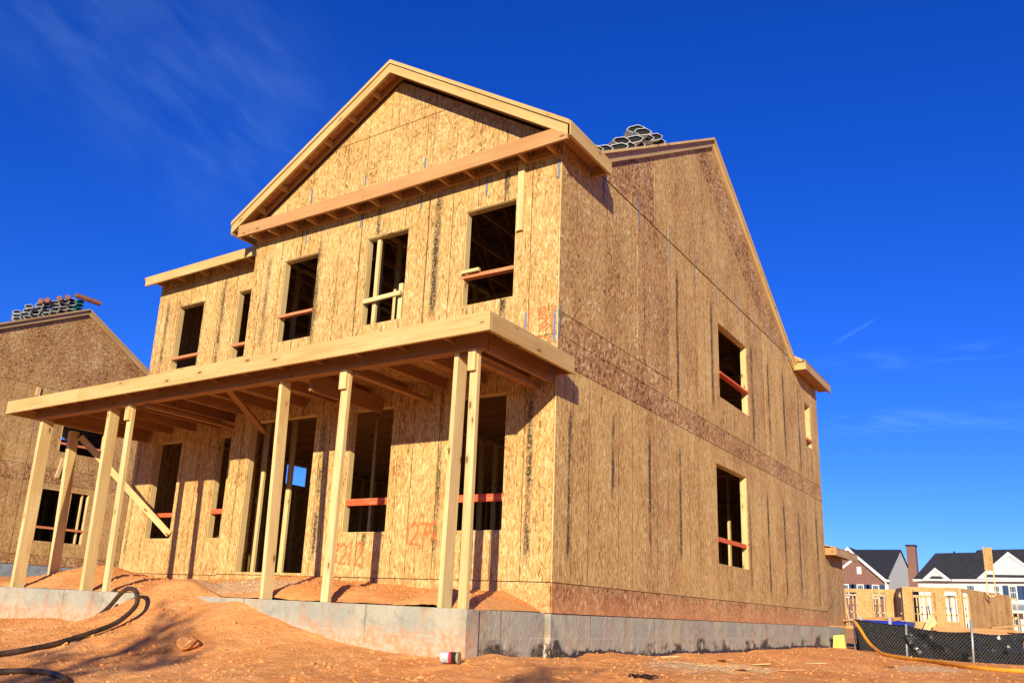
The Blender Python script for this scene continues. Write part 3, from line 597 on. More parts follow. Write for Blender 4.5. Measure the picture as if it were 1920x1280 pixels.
    # rafters inside
cz1, cz0 = 5.585, 5.395
mb = MB(); mb.beam((-3.0, gy, (cz1+cz0)/2-.005), (Rx-.03, gy, (cz1+cz0)/2), .036, cz1-cz0, tone=.35); H('fascia_board', mb, LUMO)
mb = MB(); mb.beam((Lx+.18, gy, (cz1+cz0)/2+.035), (-3.004, gy, (cz1+cz0)/2-.002), .036, cz1-cz0, tone=.5); H('fascia_board', mb, LUMO)
mb = MB(); mb.box(Lx+.32, -.02, -.040, -.002, 5.40, 5.47, tone=.4); H('soffit_ledger', mb, LUMO)
k = 0; x = Lx+.45
while x < Rx-.05:
    H('lookout', MB().box(x-.02, x+.02, gy+.018, -.041, 5.40, 5.47, tone=.4), LUMO); x += .4064
mb = MB(); mb.box(Lx+.05, Rx-.06, gy+.0185, -.004, 5.572, 5.584, tone=.7); H('soffit_deck', mb, LUMO)
# cross gable eave on the long side
H('eave_fascia', MB().beam((Rx-.005, gy-.02, Rz-.10), (Rx-.005, .80, Rz-.10), .038, .19, tone=.1), GOLD)
H('eave_return', MB().box(.02, Rx-.03, .74, .78, 5.44, 5.56, tone=.5), LUMO)
H('eave_soffit', MB().box(.016, Rx-.03, gy+.05, .74, 5.565, 5.58, tone=.9), LUMO)
H('eave_fascia', MB().beam((Lx+.01, gy+.0, Lz-.11), (Lx+.01, 1.1, Lz-.11), .038, .2, tone=.3), GOLD)
# main eave on the left part
H('fascia_board', MB().beam((-8.70, fe, 5.435), (-5.58, fe, 5.435), .038, .165, tone=.1), GOLD)
x = -8.5
while x < -5.6: H('lookout', MB().box(x-.02, x+.02, fe+.02, .49, 5.385, 5.46, tone=.5), LUMO); x += .61
H('rake_board', MB().beam((-8.70, fe, 5.44), (-8.70, RY, RZ-.08), .04, .15), GOLD)
# rear wing eave
H('eave_fascia', MB().beam((.27, 10.46, 5.49), (.27, 12.78, 5.49), .038, .18, tone=.3), LUMD)
mb = MB(); mb.box(.0, .25, 10.46, 10.50, 5.40, 5.56, tone=0); H('eave_return', mb, GOLD)
H('eave_soffit', MB().box(.016, .25, 10.5, 12.7, 5.43, 5.445, tone=.7), LUMO)
mb = MB(); mb.prism([(.30, 10.44, 5.58), (-2.7, 10.44, 7.4), (-5.8, 10.44, 5.58)], (0, 2.35, 0), lambda p: (p.x, p.z), (.6, .8, 0)); H('roof', mb, OSB)
H('ceiling', MB().box(-8.65, -.02, 10.4, 12.55, 5.405, 5.42, tone=.8), OSB)
# annex behind
mb = sheathe(MB(), lambda u, v, n: (n-.03, u, v), [(0, 1.745, seams(12.56, 14.38, 13.2, .61), 0, .38, 0)], (), (), [(13.2, .1, 1.5, .04, .5), (13.8, .1, 1.5, .04, .5)]); H('annex_wall', mb, OSB)
mb = sheathe(MB(), lambda u, v, n: (u, 14.38+n, v), [(0, 1.745, [-4, -2, -.04], 0, .3, 0)]); H('annex_wall', mb, OSB)
H('annex_fascia', MB().beam((.22, 12.57, 1.63), (.22, 14.85, 1.63), .038, .16, tone=.3), LUMD)
H('annex_soffit', MB().box(-.03, .2, 12.57, 14.8, 1.60, 1.615, tone=.6), LUMO); H('annex_fascia', MB().box(-.02, .238, 12.53, 12.56, 1.56, 1.72, tone=.3), LUMO)
mb = MB(); mb.prism([(.24, 12.56, 1.715), (.24, 14.86, 1.715), (-4, 14.86, 2.6), (-4, 12.56, 2.6)], (0, 0, .02), lambda p: (p.x, p.y), (.6, .8, 0)); H('annex_roof', mb, OSB)
H('annex_foundation', MB().box(-4, -.05, 12.52, 14.36, -1.2, -.012), CONC)
# openings: rough bucks and rails
def buck(P, o, th=.02):
    o0, o1, p0, p1 = o; mb = MB()
    def bar(ua, ub, va, vb):
        a = Vector(P(ua, va, -.0125)); b = Vector(P(ub, vb, -.115)); mb.box(min(a.x, b.x), max(a.x, b.x), min(a.y, b.y), max(a.y, b.y), va, vb, tone=.05)
    if p0 > .5: bar(o0-.018, o1+.018, p0-.02, p0+.006)
    bar(o0-.018, o1+.018, p1-.008, p1+.02); bar(o0-.018, o0+.010, p0+.006, p1-.008); bar(o1-.010, o1+.018, p0+.006, p1-.008)
    return H('window_frame' if p0 > .5 else 'door_frame', mb, LUM)
def rail(P, o, z, h, mat, ext=(0, 0), n0=-.01, dep=.038, dz=0):
    a = Vector(P(o[0]+.01-ext[0], z, n0-dep/2)); b = Vector(P(o[1]-.01+ext[1], z+dz, n0-dep/2)); H('guard_rail', MB().beam(a, b, dep, h, tone=.1), mat)
for P, ops in ((FR, frontO), (LF, leftO), (SD, sideO)):
    for o in ops: buck(P, o)
rail(FR, frontO[0], 4.055, .045, RED2, (.05, 0), .004, .09, -.01); rail(FR, frontO[1], 4.02, .06, LUM, (.0, -.06), .004, .038, .02); rail(FR, frontO[2], 4.07, .04, RED2, (.06, 0), .01, .07)
rail(FR, frontO[3], 1.245, .085, RED, n0=-.03); rail(FR, frontO[4], 1.255, .085, RED, n0=-.03, ext=(.03, 0))
rail(LF, leftO[0], 3.98, .045, RED2, (.06, 0), .004, .07); rail(LF, leftO[1], 4.0, .045, RED2, (.06, 0), .004, .07); rail(LF, leftO[2], 1.25, .065, RED, n0=-.02); rail(LF, leftO[3], 1.28, .075, RED, n0=-.02, ext=(.02, 0))
rail(SD, sideO[0], 4.09, .035, RED, (0, .03), .012, .10); rail(SD, sideO[1], 1.26, .07, RED, n0=-.03); rail(SD, sideO[2], 4.05, .05, RED2, (0, .04), .012, .09)
H('loose_block', MB().box(-1.40, -1.13, -.055, -.01, 4.082, 4.12, tone=0), LUM)
# hanging batten and studs in the middle window
H('batten', MB().box(-.60, -.515, -.042, -.003, 4.50, 5.50, tone=0), LUM)
H('stud', MB().box(-2.98, -2.92, .06, .10, 3.68, 4.95, tone=0), LUM); H('stud', MB().box(-2.52, -2.45, .06, .10, 3.68, 4.20, tone=0), LUM)
H('stud', MB().box(-4.14, -4.09, 1.6, 1.64, .31, 2.77, tone=.1), LUM)
# straps
for u, a, b in ((-4.36, 5.84, 6.06), (-3.26, 5.84, 6.0), (-2.16, 5.82, 5.97), (-4.38, 5.18, 5.385), (-3.28, 5.17, 5.385), (-2.18, 5.2, 5.385), (-1.10, 5.12, 5.385), (-.035, 5.08, 5.34), (-.44, 3.0, 3.42), (-.045, 3.0, 3.38)):
    H('metal_strap', MB().box(u-.013, u+.013, -.0100 if a > 5.7 else -.006, -.003 if a < 5.7 else -.0068, a, b), STRAP)
for u, a, b in ((1.13, 5.24, 5.72), (2.25, 5.33, 5.87), (3.38, 5.22, 5.87), (4.43, 5.26, 5.89), (5.5, 5.27, 5.85), (6.66, 5.29, 5.85), (7.66, 5.32, 5.77), (8.82, 5.35, 5.83), (9.8, 5.4, 5.73), (.03, 3.05, 3.45)):
    H('metal_strap', MB().box(.0135 if a > 5 else .004, .0165 if a > 5 else .007, u-.012, u+.012, a, b), STRAP)
# sprayed numbers
def strokes(name, P, groups, w):
    mb = MB()
    for pts in groups:
        pts = [Vector((p[0], p[1])) for p in pts]
        for i in range(len(pts)-1):
            a, b = pts[i], pts[i+1]; d = (b-a).normalized(); n = Vector((-d.y, d.x))*w/2; a = a-d*w*.25; b = b+d*w*.25; L = (b-a).length; r = i*.3+a.x; e = .0002*(i % 3)
            mb.face([P(*(a-n), .0035+e), P(*(b-n), .0035+e), P(*(b+n), .0035+e), P(*(a+n), .0035+e)], [(r, 0), (r+L, 0), (r+L, 1), (r, 1)])
    return H(name, mb, SPRAY)
def three(x, y, s): return [(x, y+s), (x+.35*s, y+s*.92), (x+.32*s, y+.65*s), (x+.1*s, y+.52*s), (x+.3*s, y+.38*s), (x+.28*s, y+.1*s), (x, y)]
def two(x, y, s): return [(x, y+.85*s), (x+.2*s, y+s), (x+.4*s, y+.85*s), (x+.36*s, y+.5*s), (x, y+.03*s), (x+.42*s, y+.0)]
strokes('spray_painted_number', FR, [three(-3.25, .47, .27), two(-3.11, .475, .25), [(-2.925, .74), (-2.945, .465)], two(-2.85, .46, .28)], .045)
strokes('spray_painted_number', FR, [[(-2.01, .97), (-2.02, .72)], two(-1.97, .71, .26), [(-1.84, .96), (-1.72, .955), (-1.76, .84), (-1.72, .82)], [(-1.765, .84), (-1.775, .69)], [(-1.60, .975), (-1.68, .94), (-1.67, .86), (-1.61, .83), (-1.62, .77)]], .05)
strokes('spray_painted_mark', FR, [[(-.27, 3.42), (-.19, 3.45), (-.16, 3.40), (-.26, 3.38), (-.16, 3.34), (-.14, 3.30), (-.22, 3.31)], [(-.26, 3.22), (-.16, 3.28), (-.15, 3.22), (-.25, 3.16)], [(-.40, 3.45), (-.405, 3.15)], [(-.075, 3.47), (-.08, 3.12)], [(-.3, 3.1), (-.12, 3.06)]], .032)

# porch
PY = -1.45
def post(xl, w, d, lean=0.0, scab=False, top=2.50, y=PY):
    H('porch_post', MB().beam((xl+w/2, y+d/2, -.002), (xl+w/2+lean, y+d/2, top), w, d, (0, 1, 0), tone=random.uniform(0, .15)), LUM)
    if scab: H('post_block', MB().box(xl+lean-.004, xl+lean+w-.01, y-.042, y-.001, top-.22, top+.0, tone=0), LUM)
post(-.405, .05, .16, .035); post(-.165, .092, .05, -.0, True); post(-1.94, .105, .05, .02, True); post(-2.875, .05, .14, -.075)
post(-5.905, .10, .05, -.06, True); post(-6.43, .07, .15, -.035); post(-8.24, .075, .17, -.01); post(-8.60, .09, .14, -.14, y=-.72)
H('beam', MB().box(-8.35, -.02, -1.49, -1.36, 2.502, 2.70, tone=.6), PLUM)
fy_ = -1.74; fb, ft = 2.565, 2.755
H('fascia_board', MB().beam((-2.60, fy_, (fb+ft)/2), (.26, fy_, (fb+ft)/2), .038, ft-fb, tone=0), GOLD)
H('fascia_board', MB().beam((-6.75, fy_+.003, (fb+ft)/2-.003), (-2.603, fy_+.003, (fb+ft)/2-.003), .038, ft-fb-.004, tone=.12), GOLD)
H('fascia_board', MB().beam((-8.72, fy_, (fb+ft)/2), (-6.753, fy_+.002, (fb+ft)/2), .038, ft-fb, tone=.05), GOLD)
H('eave_fascia', MB().box(.223, .261, fy_+.02, -.06, fb, ft, tone=.5), GOLD)
H('eave_fascia', MB().box(-8.738, -8.70, fy_+.02, .49, fb, ft, tone=.3), GOLD)
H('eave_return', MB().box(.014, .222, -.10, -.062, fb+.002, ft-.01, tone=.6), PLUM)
mb = MB(); mb.box(-8.70, .222, fy_+.02, -.003, ft-.02, ft-.004, tone=.75); mb.box(-8.70, -5.503, -.003, .497, ft-.02, ft-.004, tone=.75); H('porch_deck', mb, OSB)
x = -8.30
while x < .1:
    yy = -.02 if x > -5.5 else .47
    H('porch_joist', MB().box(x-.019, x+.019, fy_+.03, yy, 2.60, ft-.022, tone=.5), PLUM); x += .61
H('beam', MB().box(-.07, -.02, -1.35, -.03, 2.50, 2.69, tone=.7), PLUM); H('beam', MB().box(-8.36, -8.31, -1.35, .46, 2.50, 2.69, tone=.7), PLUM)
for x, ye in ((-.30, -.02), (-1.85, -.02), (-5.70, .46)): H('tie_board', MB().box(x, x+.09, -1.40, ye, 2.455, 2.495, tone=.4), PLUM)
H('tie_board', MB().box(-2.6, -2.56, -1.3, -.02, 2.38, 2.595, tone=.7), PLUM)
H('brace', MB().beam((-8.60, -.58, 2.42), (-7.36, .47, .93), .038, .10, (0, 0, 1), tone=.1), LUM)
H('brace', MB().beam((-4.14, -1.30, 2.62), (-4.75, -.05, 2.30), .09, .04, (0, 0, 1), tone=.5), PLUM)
# foundation
mb = MB(); mb.box(-8.62, -.06, PY, PY+.2, -1.3, -.004); mb.box(-.27, -.085, PY+.2, .02, -1.3, -.006); mb.box(-8.62, -8.42, PY+.2, .52, -1.3, -.006)
mb.box(-5.48, -.013, .02, .24, -1.3, -.012); mb.box(-.23, -.013, .24, 12.48, -1.3, -.012); mb.box(-8.64, -5.5, .52, .7, -1.3, -.012); mb.box(-8.64, -8.44, .7, 12.4, -1.3, -.012); mb.box(-8.4, -.25, 12.3, 12.48, -1.3, -.012)
H('foundation', mb, CONC)
# ragged strip of black membrane along the foot of the side foundation
mb = MB(); rnd = random.Random(5); y = .15; prev = None
while y < 12.3:
    zt = float(gz(.05, y))+.035+rnd.uniform(-.022, .022); off = .02+rnd.uniform(0, .03); cur = ((-.006, y, zt), (off, y, float(gz(.05, y))-.03))
    if prev: mb.face([prev[0], prev[1], cur[1], cur[0]])
    prev = cur; y += .035
H('damp_proof_strip', mb, RUBBER)

# ---------------------------------------------------------------- neighbour house
nb = thing('house', 'unfinished wooden house on the left, partly hidden behind the porch posts', 'house', (-26, 6.5, 0))
NX = -21.84; NP = lambda u, v, n: (NX+n, u, v)
nO = [(6.22, 7.70, 4.26, 5.13), (5.92, 7.50, 1.42, 3.04)]
def nro(y): return 9.12-(.50*(6.35-y) if y < 6.35 else .60*(y-6.35))
mb = sheathe(MB(), NP, [(.68, .98, seams(.4, 12.6), .9, .8, 0), (.98, 3.22, seams(.4, 12.6), 0, .28, 0), (3.22, 3.70, seams(.4, 12.6), .9, .8, 0), (3.70, 6.18, seams(.4, 12.6), 0, .28, 0)], nO)
sheathe(mb, NP, [(6.18, 9.4, [.4, 3, 5.4, 8, 12.6], .9, .8, .012)], (), [(-.50, 1, 9.02-.50*6.35), (.60, 1, 9.02+.60*6.35)])
mb.obj('wall', OSB, nb)
mb = sheathe(MB(), lambda u, v, n: (u, .4-n, v), [(.68, 6.18, seams(-30.5, NX), 0, .1, 0)], [(-28, -27, 1.5, 3.1), (-28, -27, 4.3, 5.6)]); mb.obj('wall', OSB, nb)
mb = MB(); mb.box(-30.5, NX-.03, 12.55, 12.6, .68, 6.18); mb.box(-30.5, -30.45, .45, 12.5, .68, 6.18); mb.obj('wall', OSB, nb)
mb = MB(); mb.prism([(NX+.05, .0, nro(0)-.04), (NX+.05, 6.35, 9.08), (NX+.05, 12.9, nro(12.9)-.04), (NX+.05, 12.9, nro(12.9)), (NX+.05, 6.35, 9.12), (NX+.05, .0, nro(0))], (-8.8, 0, 0), lambda p: (p.x, p.y), (.5, .8, 0)); mb.obj('roof', OSB, nb)
for a, b in (((.0, nro(0)), (6.35, 9.12)), ((12.9, nro(12.9)), (6.39, 9.10))):
    mb = MB(); mb.beam((NX+.07, a[0], a[1]-.09), (NX+.07, b[0], b[1]-.09), .04, .16, tone=.5); mb.obj('rake_board', LUMD, nb)
    mb = MB(); mb.beam((NX+.09, a[0], a[1]-.005), (NX+.09, b[0], b[1]-.005), .10, .05, tone=.3); mb.obj('rake_trim', LUMD, nb)
for o in nO:
    mb = MB(); t = .04
    mb.box(NX-.12, NX+.003, o[0]-.02, o[0]+.01, o[2], o[3], tone=.1); mb.box(NX-.12, NX+.003, o[1]-.01, o[1]+.02, o[2], o[3], tone=.1); mb.box(NX-.12, NX+.003, o[0], o[1], o[3]-.01, o[3]+.02, tone=.1); mb.obj('window_frame', LUM, nb)
    mb = MB(); z = o[2]+.42 if o[2] < 3 else o[2]+.28; mb.beam((NX-.02, o[0], z), (NX-.02, o[1], z), .04, .07); mb.obj('guard_rail', RED2, nb)
for y in (5.7, 6.9, 7.3): MB().box(NX-.14, NX-.06, y, y+.04, .98, 3.2).obj('stud', LUM, nb)
mb = MB(); [mb.box(NX-4.0, NX-3.9, y, y+.05, 1.0, 3.2) for y in np.arange(4.5, 12, .41)]; mb.box(NX-4.0, NX-3.9, 4.4, 12, .94, 1.0); mb.obj('partition_frame', LUM, nb)
mb = MB(); mb.box(-30.3, NX-.05, .5, 12.5, 3.3, 3.4); mb.obj('floor_deck', OSB, nb)
MB().box(-30.45, NX-.02, .45, 12.55, -.6, .675).obj('foundation', BLOCKM, nb)
MB().box(NX+.003, NX+.04, 5.16, 5.28, 5.86, 6.14, tone=0).obj('batten', LUM, nb); MB().beam((NX+.02, 6.30, 3.42), (NX+.02, 6.42, 4.06), .04, .12, (0, 1, 0), tone=0).obj('batten', LUM, nb)

# ---------------------------------------------------------------- roofing bundles
def bundle_proto(wrap, L=.5, w=.30, h=.115, nm='roofing_bundle'):
    t = thing(nm, '', 'roofing bundle'); hex_ = [(-w/2, .02), (-w*.22, -h/2), (w*.30, -h/2), (w/2, -.01), (w*.22, h/2), (-w*.30, h/2)]
    o = MB(); n = 6; inn = [(a*.93, b*.84) for a, b in hex_]
    O = [Vector((0, a, b+h/2)) for a, b in hex_]; I = [Vector((0, a, b+h/2)) for a, b in inn]; Bk = [p+Vector((-L, 0, 0)) for p in O]
    for i in range(n):
        j = (i+1) % n; o.face([O[i], O[j], Bk[j], Bk[i]]); o.face([O[j], O[i], I[i], I[j]])
    o.face(Bk[::-1]); o.obj('wrapper', wrap, t)
    c = MB(); Q = [p+Vector((-.03, 0, 0)) for p in I]; c.face(Q[::-1])
    for i in range(n): j = (i+1) % n; c.face([I[i], I[j], Q[j], Q[i]])
    c.obj('shingles', BLK, t); return t
def clone(r, loc, rot=(0, 0, 0), label=None, group=None, first=[None]):
    c = r.copy(); COL.objects.link(c); c.location = loc; c.rotation_euler = rot
    if label: c['label'] = label
    if group: c['group'] = group
    for ch in r.children:
        d = ch.copy(); COL.objects.link(d); d.parent = c; d.location = ch.location
    return c
pw = bundle_proto(WRAP); WRAPL = mat_plain('pale_wrapper', (0.60, 0.63, 0.64), 0.5, 0, 0.15, 25); pw2 = bundle_proto(WRAPL); first2 = True
spots = []
rnd = random.Random(11)
lay = [(1.10, 0), (1.42, 0), (1.80, 0), (2.14, 0), (2.48, 0), (2.84, 0), (3.18, 0), (1.98, 1), (2.34, 1), (2.70, 1), (3.06, 1), (2.50, 2), (2.86, 2), (2.56, 3)]
words = ['lowest', 'second', 'third', 'fourth', 'fifth', 'sixth', 'seventh']
used = False
for y_, lv in lay:
    tilt = math.atan(SL)*.75+rnd.uniform(-.12, .12)
    lab = {0: '%s white shingle bundle up the near roof slope, touching the roof', 1: 'second-layer white shingle bundle on the near roof, %s up the slope', 2: 'third-layer white shingle bundle on the near roof, %s of two', 3: 'topmost white shingle bundle of the pile on the near roof'}[lv]
    k = [q for q in lay if q[1] == lv].index((y_, lv))
    if '%s' in lab: lab = lab % words[k]
    L_ = (-.10+rnd.uniform(-.12, .06), y_+.03*lv, ro(y_)+.01+lv*.118+rnd.uniform(0, .012))
    if not used: o = pw; o.location = L_; o.rotation_euler = (tilt*.8, 0, -.75); o['label'] = lab; o['group'] = 'shingle bundles on the near roof'; used = True
    else: clone(pw, L_, (tilt*.8, rnd.uniform(-.03, .03), -.75+rnd.uniform(-.15, .15)), lab, 'shingle bundles on the near roof')
# neighbour roof: columns of bundles
cols_ = [(4.22, 3), (4.50, 4), (4.78, 4), (5.06, 4), (5.34, 4), (5.60, 4), (5.86, 4)]
ordn = ['first', 'second', 'third', 'fourth', 'fifth', 'sixth', 'seventh', 'eighth']
for ci, (y_, n_) in enumerate(cols_):
    for k in range(n_):
        loc_ = (NX-.1+rnd.uniform(-.12, .05), y_+rnd.uniform(-.02, .02), nro(y_)+.02+k*.125); rot_ = (.34+rnd.uniform(-.1, .1), 0, -.45+rnd.uniform(-.15, .15)); lab_ = 'white shingle bundle on left house roof, %s stack from left, %s from bottom' % (ordn[ci], ordn[k])
        if first2: c = pw2; c.location = loc_; c.rotation_euler = rot_; c['label'] = lab_; c['group'] = 'shingle bundles on the left house roof'; first2 = False
        else: c = clone(pw2, loc_, rot_, lab_, 'shingle bundles on the left house roof')
        c.scale = (1, .86, 1.05)
tb = bundle_proto(TEAL); tb.location = (NX-.1, 6.12, nro(6.1)+.02); tb.rotation_euler = (.25, 0, .1); tb['label'] = 'teal-wrapped shingle bundle near the ridge of the left house, lowest of the teal ones'; tb['group'] = 'teal bundles on the left house roof'
for k in (1, 2): clone(tb, (NX-.1, 6.12, nro(6.1)+.02+k*.14), (.25, 0, .1), 'teal-wrapped shingle bundle near the ridge of the left house, %s' % ('middle one of three' if k == 1 else 'topmost of the teal ones'), 'teal bundles on the left house roof')
for k, (y_, dz, lab, yaw) in enumerate(((4.78, .50, 'brown roofing felt roll, leftmost on top of the bundles on the left house', 0), (4.98, .50, 'second brown roofing felt roll from the left on the left house roof', 0), (5.36, .50, 'third brown roofing felt roll from the left on the left house roof', .1), (5.62, .50, 'red-marked brown felt roll just left of the long one on the left house roof', .2))):
    o = MB().tube([(-.55, 0, 0), (0, 0, 0)], .085, 12).obj('felt_roll', TERRA); o.location = (NX-.05, y_, nro(y_)+dz+.09); o.rotation_euler = (0, 0, yaw-.75); tag(o, lab, 'roofing roll', 'felt rolls on the left house roof')
o = MB().tube([(NX-.1, 5.90, nro(5.9)+.62), (NX+.05, 6.72, nro(6.3)+.36)], .085, 12).obj('felt_roll', TERRA); cgeom(o); tag(o, 'long brown felt roll lying crosswise over the ridge of the left house', 'roofing roll', 'felt rolls on the left house roof')

# ---------------------------------------------------------------- things on the ground
def spline(pts, n=10):
    pts = [Vector(p) for p in pts]; out = []
    for i in range(len(pts)-1):
        p0, p1, p2, p3 = pts[max(i-1, 0)], pts[i], pts[i+1], pts[min(i+2, len(pts)-1)]
        for k in range(n):
            t = k/n; out.append(.5*((2*p1)+(p2-p0)*t+(2*p0-5*p1+4*p2-p3)*t*t+(3*p1-p0-3*p2+p3)*t**3))
    return out+[pts[-1]]
GZ = lambda x, y: float(gz(x, y))
h = [(-5.35, -1.86, GZ(-5.35, -1.86)-.02), (-5.12, -1.83, -.20), (-4.85, -1.86, -.02), (-4.62, -1.93, .04), (-4.40, -1.98, .03), (-4.27, -2.02, -.04), (-4.18, -2.08, -.13), (-4.14, -2.2, -.24), (-4.12, -2.38, -.35), (-4.12, -2.70, -.46)]
h += [(x, y, GZ(x, y)+.035) for x, y in ((-4.12, -3.0), (-4.14, -3.25), (-4.2, -3.5), (-4.2, -3.8), (-4.15, -4.2), (-4.0, -5.0))]
o = MB().tube(spline(h), .027, 10).obj('hose', RUBBER, smooth=True); cgeom(o); tag(o, 'black hose standing in a big loop on the clay heap by the footing', 'hose', 'black hoses')
h = [(-3.9, -4.15), (-3.58, -3.96), (-3.37, -3.88), (-3.07, -3.75), (-2.66, -3.76), (-2.37, -3.86), (-2.15, -4.15), (-2.1, -4.6)]
o = MB().tube(spline([(x, y, GZ(x, y)+.03) for x, y in h]), .027, 10).obj('hose', RUBBER, smooth=True); cgeom(o); tag(o, 'black hose lying flat on the ground in the bottom left corner', 'hose', 'black hoses')
h = [(.62, 12.05, .10), (.66, 11.93, .09), (.80, 11.70, -.06), (.98, 11.35, -.26), (1.2, 10.9, -.40)]+[(x, y, GZ(x, y)+.04) for x, y in ((1.45, 10.3), (1.9, 9.6), (2.33, 9.0), (2.75, 8.2), (3.1, 7.6), (3.5, 7.3), (3.95, 7.2), (4.6, 7.2), (5.4, 7.4))]
o = MB().tube(spline(h), .033, 10).obj('hose', ORHOSE, smooth=True); cgeom(o); tag(o, 'orange hose hanging over the silt fence and running along the clay', 'hose')
# rocks
def rock(loc, r, lab, seed, sq=.62):
    rn = np.random.RandomState(seed); bm_v = []
    import bmesh
    b = bmesh.new(); bmesh.ops.create_icosphere(b, subdivisions=3, radius=1)
    D = rn.normal(size=(14, 3)); D /= np.linalg.norm(D, axis=1)[:, None]; H_ = rn.uniform(.62, .92, 14)
    for v in b.verts:
        p = np.array(v.co); s = 1.0
        for d, hh in zip(D, H_):
            k = p@d
            if k > hh: s = min(s, hh/k)
        n = .22*(vnoise(np.array([p[0]*4+5]), np.array([p[1]*4+p[2]*3+9]), seed)[0]-.5)+.12*(vnoise(np.array([p[0]*9+5]), np.array([p[1]*9+p[2]*7+9]), seed+1)[0]-.5)
        v.co = Vector(p*(s+n)*r); v.co.z *= sq; v.co.x *= 1.25
    me = bpy.data.meshes.new('rock'); b.to_mesh(me); b.free(); me.materials.append(DIRT)
    o = bpy.data.objects.new('rock', me); COL.objects.link(o); o.location = loc; o.rotation_euler = (0, 0, seed); tag(o, lab, 'rock'); return o
rock((-2.80, -2.36, GZ(-2.8, -2.36)+.05), .13, 'fist-sized red clay rock on the slope right of the black hose loop', 3)
rock((-3.13, -2.75, GZ(-3.13, -2.75)+.01), .045, 'small clay stone just left of and below the larger clay rock', 5)
# paint can
cn = thing('paint_can', 'small white and red paint can lying on its side at the porch footing corner', 'paint can', (.05, -1.80, GZ(.05, -1.80)))
ax = Vector((.93, .30, .02)).normalized(); c0 = Vector((-.03, -1.84, GZ(.05, -1.80)+.055))
def cyl(a, b, r, mat, nm, par): return MB().tube([a, b], r, 20).obj(nm, mat, par, smooth=False)
LABW = mat_plain('paper_label', (.42, .43, .44), .7, 0, .3, 40); REDL = mat_plain('red_label', (.45, .03, .05), .5); CREAM = mat_plain('tan_rim', (.35, .27, .14), .6)
cyl(c0, c0+ax*.075, .047, LABW, 'label', cn); cyl(c0+ax*.075, c0+ax*.10, .0475, REDL, 'label', cn); cyl(c0+ax*.10, c0+ax*.145, .046, BLK, 'body', cn); cyl(c0+ax*.145, c0+ax*.165, .050, CREAM, 'lid', cn)
# foam block
fo = MB().prism([(.02, 12.60, -.50), (.29, 12.60, -.50), (.27, 12.60, -.17), (.05, 12.60, -.20)], (0, .12, 0)).obj('foam_block', YELL); cgeom(fo); tag(fo, 'yellow foam block leaning at the far corner of the foundation', 'foam block')
# scraps of board
rnd = random.Random(9)
sc = [(.55, 1.9, .22, .05, 'short pale board scrap nearest the side foundation'), (.95, 2.6, .30, .06, 'long pale board scrap on the sandy patch by the side wall'), (1.33, 2.9, .20, .07, 'stubby board scrap at the right end of the sandy patch'), (2.0, 1.7, .26, .05, 'thin board scrap lowest at the right of the clay slope'), (1.8, .7, .16, .09, 'square chip of board near the bottom edge below the side wall'), (1.5, 4.7, .34, .08, 'reddish board scrap on the clay in front of the fence'), (2.2, 6.3, .28, .07, 'farthest board scrap on the clay below the orange hose')]
for x, y, L, w, lab in sc:
    a = rnd.uniform(-.9, .9); o = MB().beam((-L/2, 0, .008), (L/2, 0, .03), w, .012, tone=rnd.random()).obj('wood_scrap', LUMO if rnd.random() > .5 else LUM)
    o.location = (x, y, GZ(x, y)+.008); o.rotation_euler = (rnd.uniform(-.1, .1), 0, a); tag(o, lab, 'wood scrap', 'board scraps on the clay')
sp = MB()
for k in range(420):
    x = rnd.gauss(1.35, .38); y = rnd.gauss(1.4, 1.3); a = rnd.random()*3.14; L = rnd.uniform(.01, .05); z = GZ(x, y)+.008
    if x > .12: sp.beam((x, y, z), (x+math.cos(a)*L, y+math.sin(a)*L, z+rnd.uniform(-.004, .012)), .005, .003, tone=rnd.random())
o = sp.obj('wood_splinters', LUM); o['kind'] = 'stuff'; tag(o, 'pale wood splinters and chips strewn on the sandy clay patch', 'wood chips')
tr = MB(); b0 = Vector((1.79, -1.76, GZ(1.79, -1.76)))
for i in range(7):
    for j in range(3):
        f = lambda a, b: b0+Vector((a*.03-.1, b*.03+.02*math.sin(a*2), .012+.03*abs(math.sin(a*1.7+b*2.1))))
        tr.face([f(i, j), f(i+1, j), f(i+1, j+1), f(i, j+1)])
o = tr.obj('plastic_scrap', BLACKF); cgeom(o); tag(o, 'crumpled scrap of black plastic lying on the clay at the bottom edge', 'plastic scrap')
o = MB().box(-.42, -.26, -.16, -.08, ft, ft+.045, tone=.8).obj('wood_block', LUMO); cgeom(o); tag(o, 'short wood offcut lying on the porch roof edge near the corner', 'wood block')

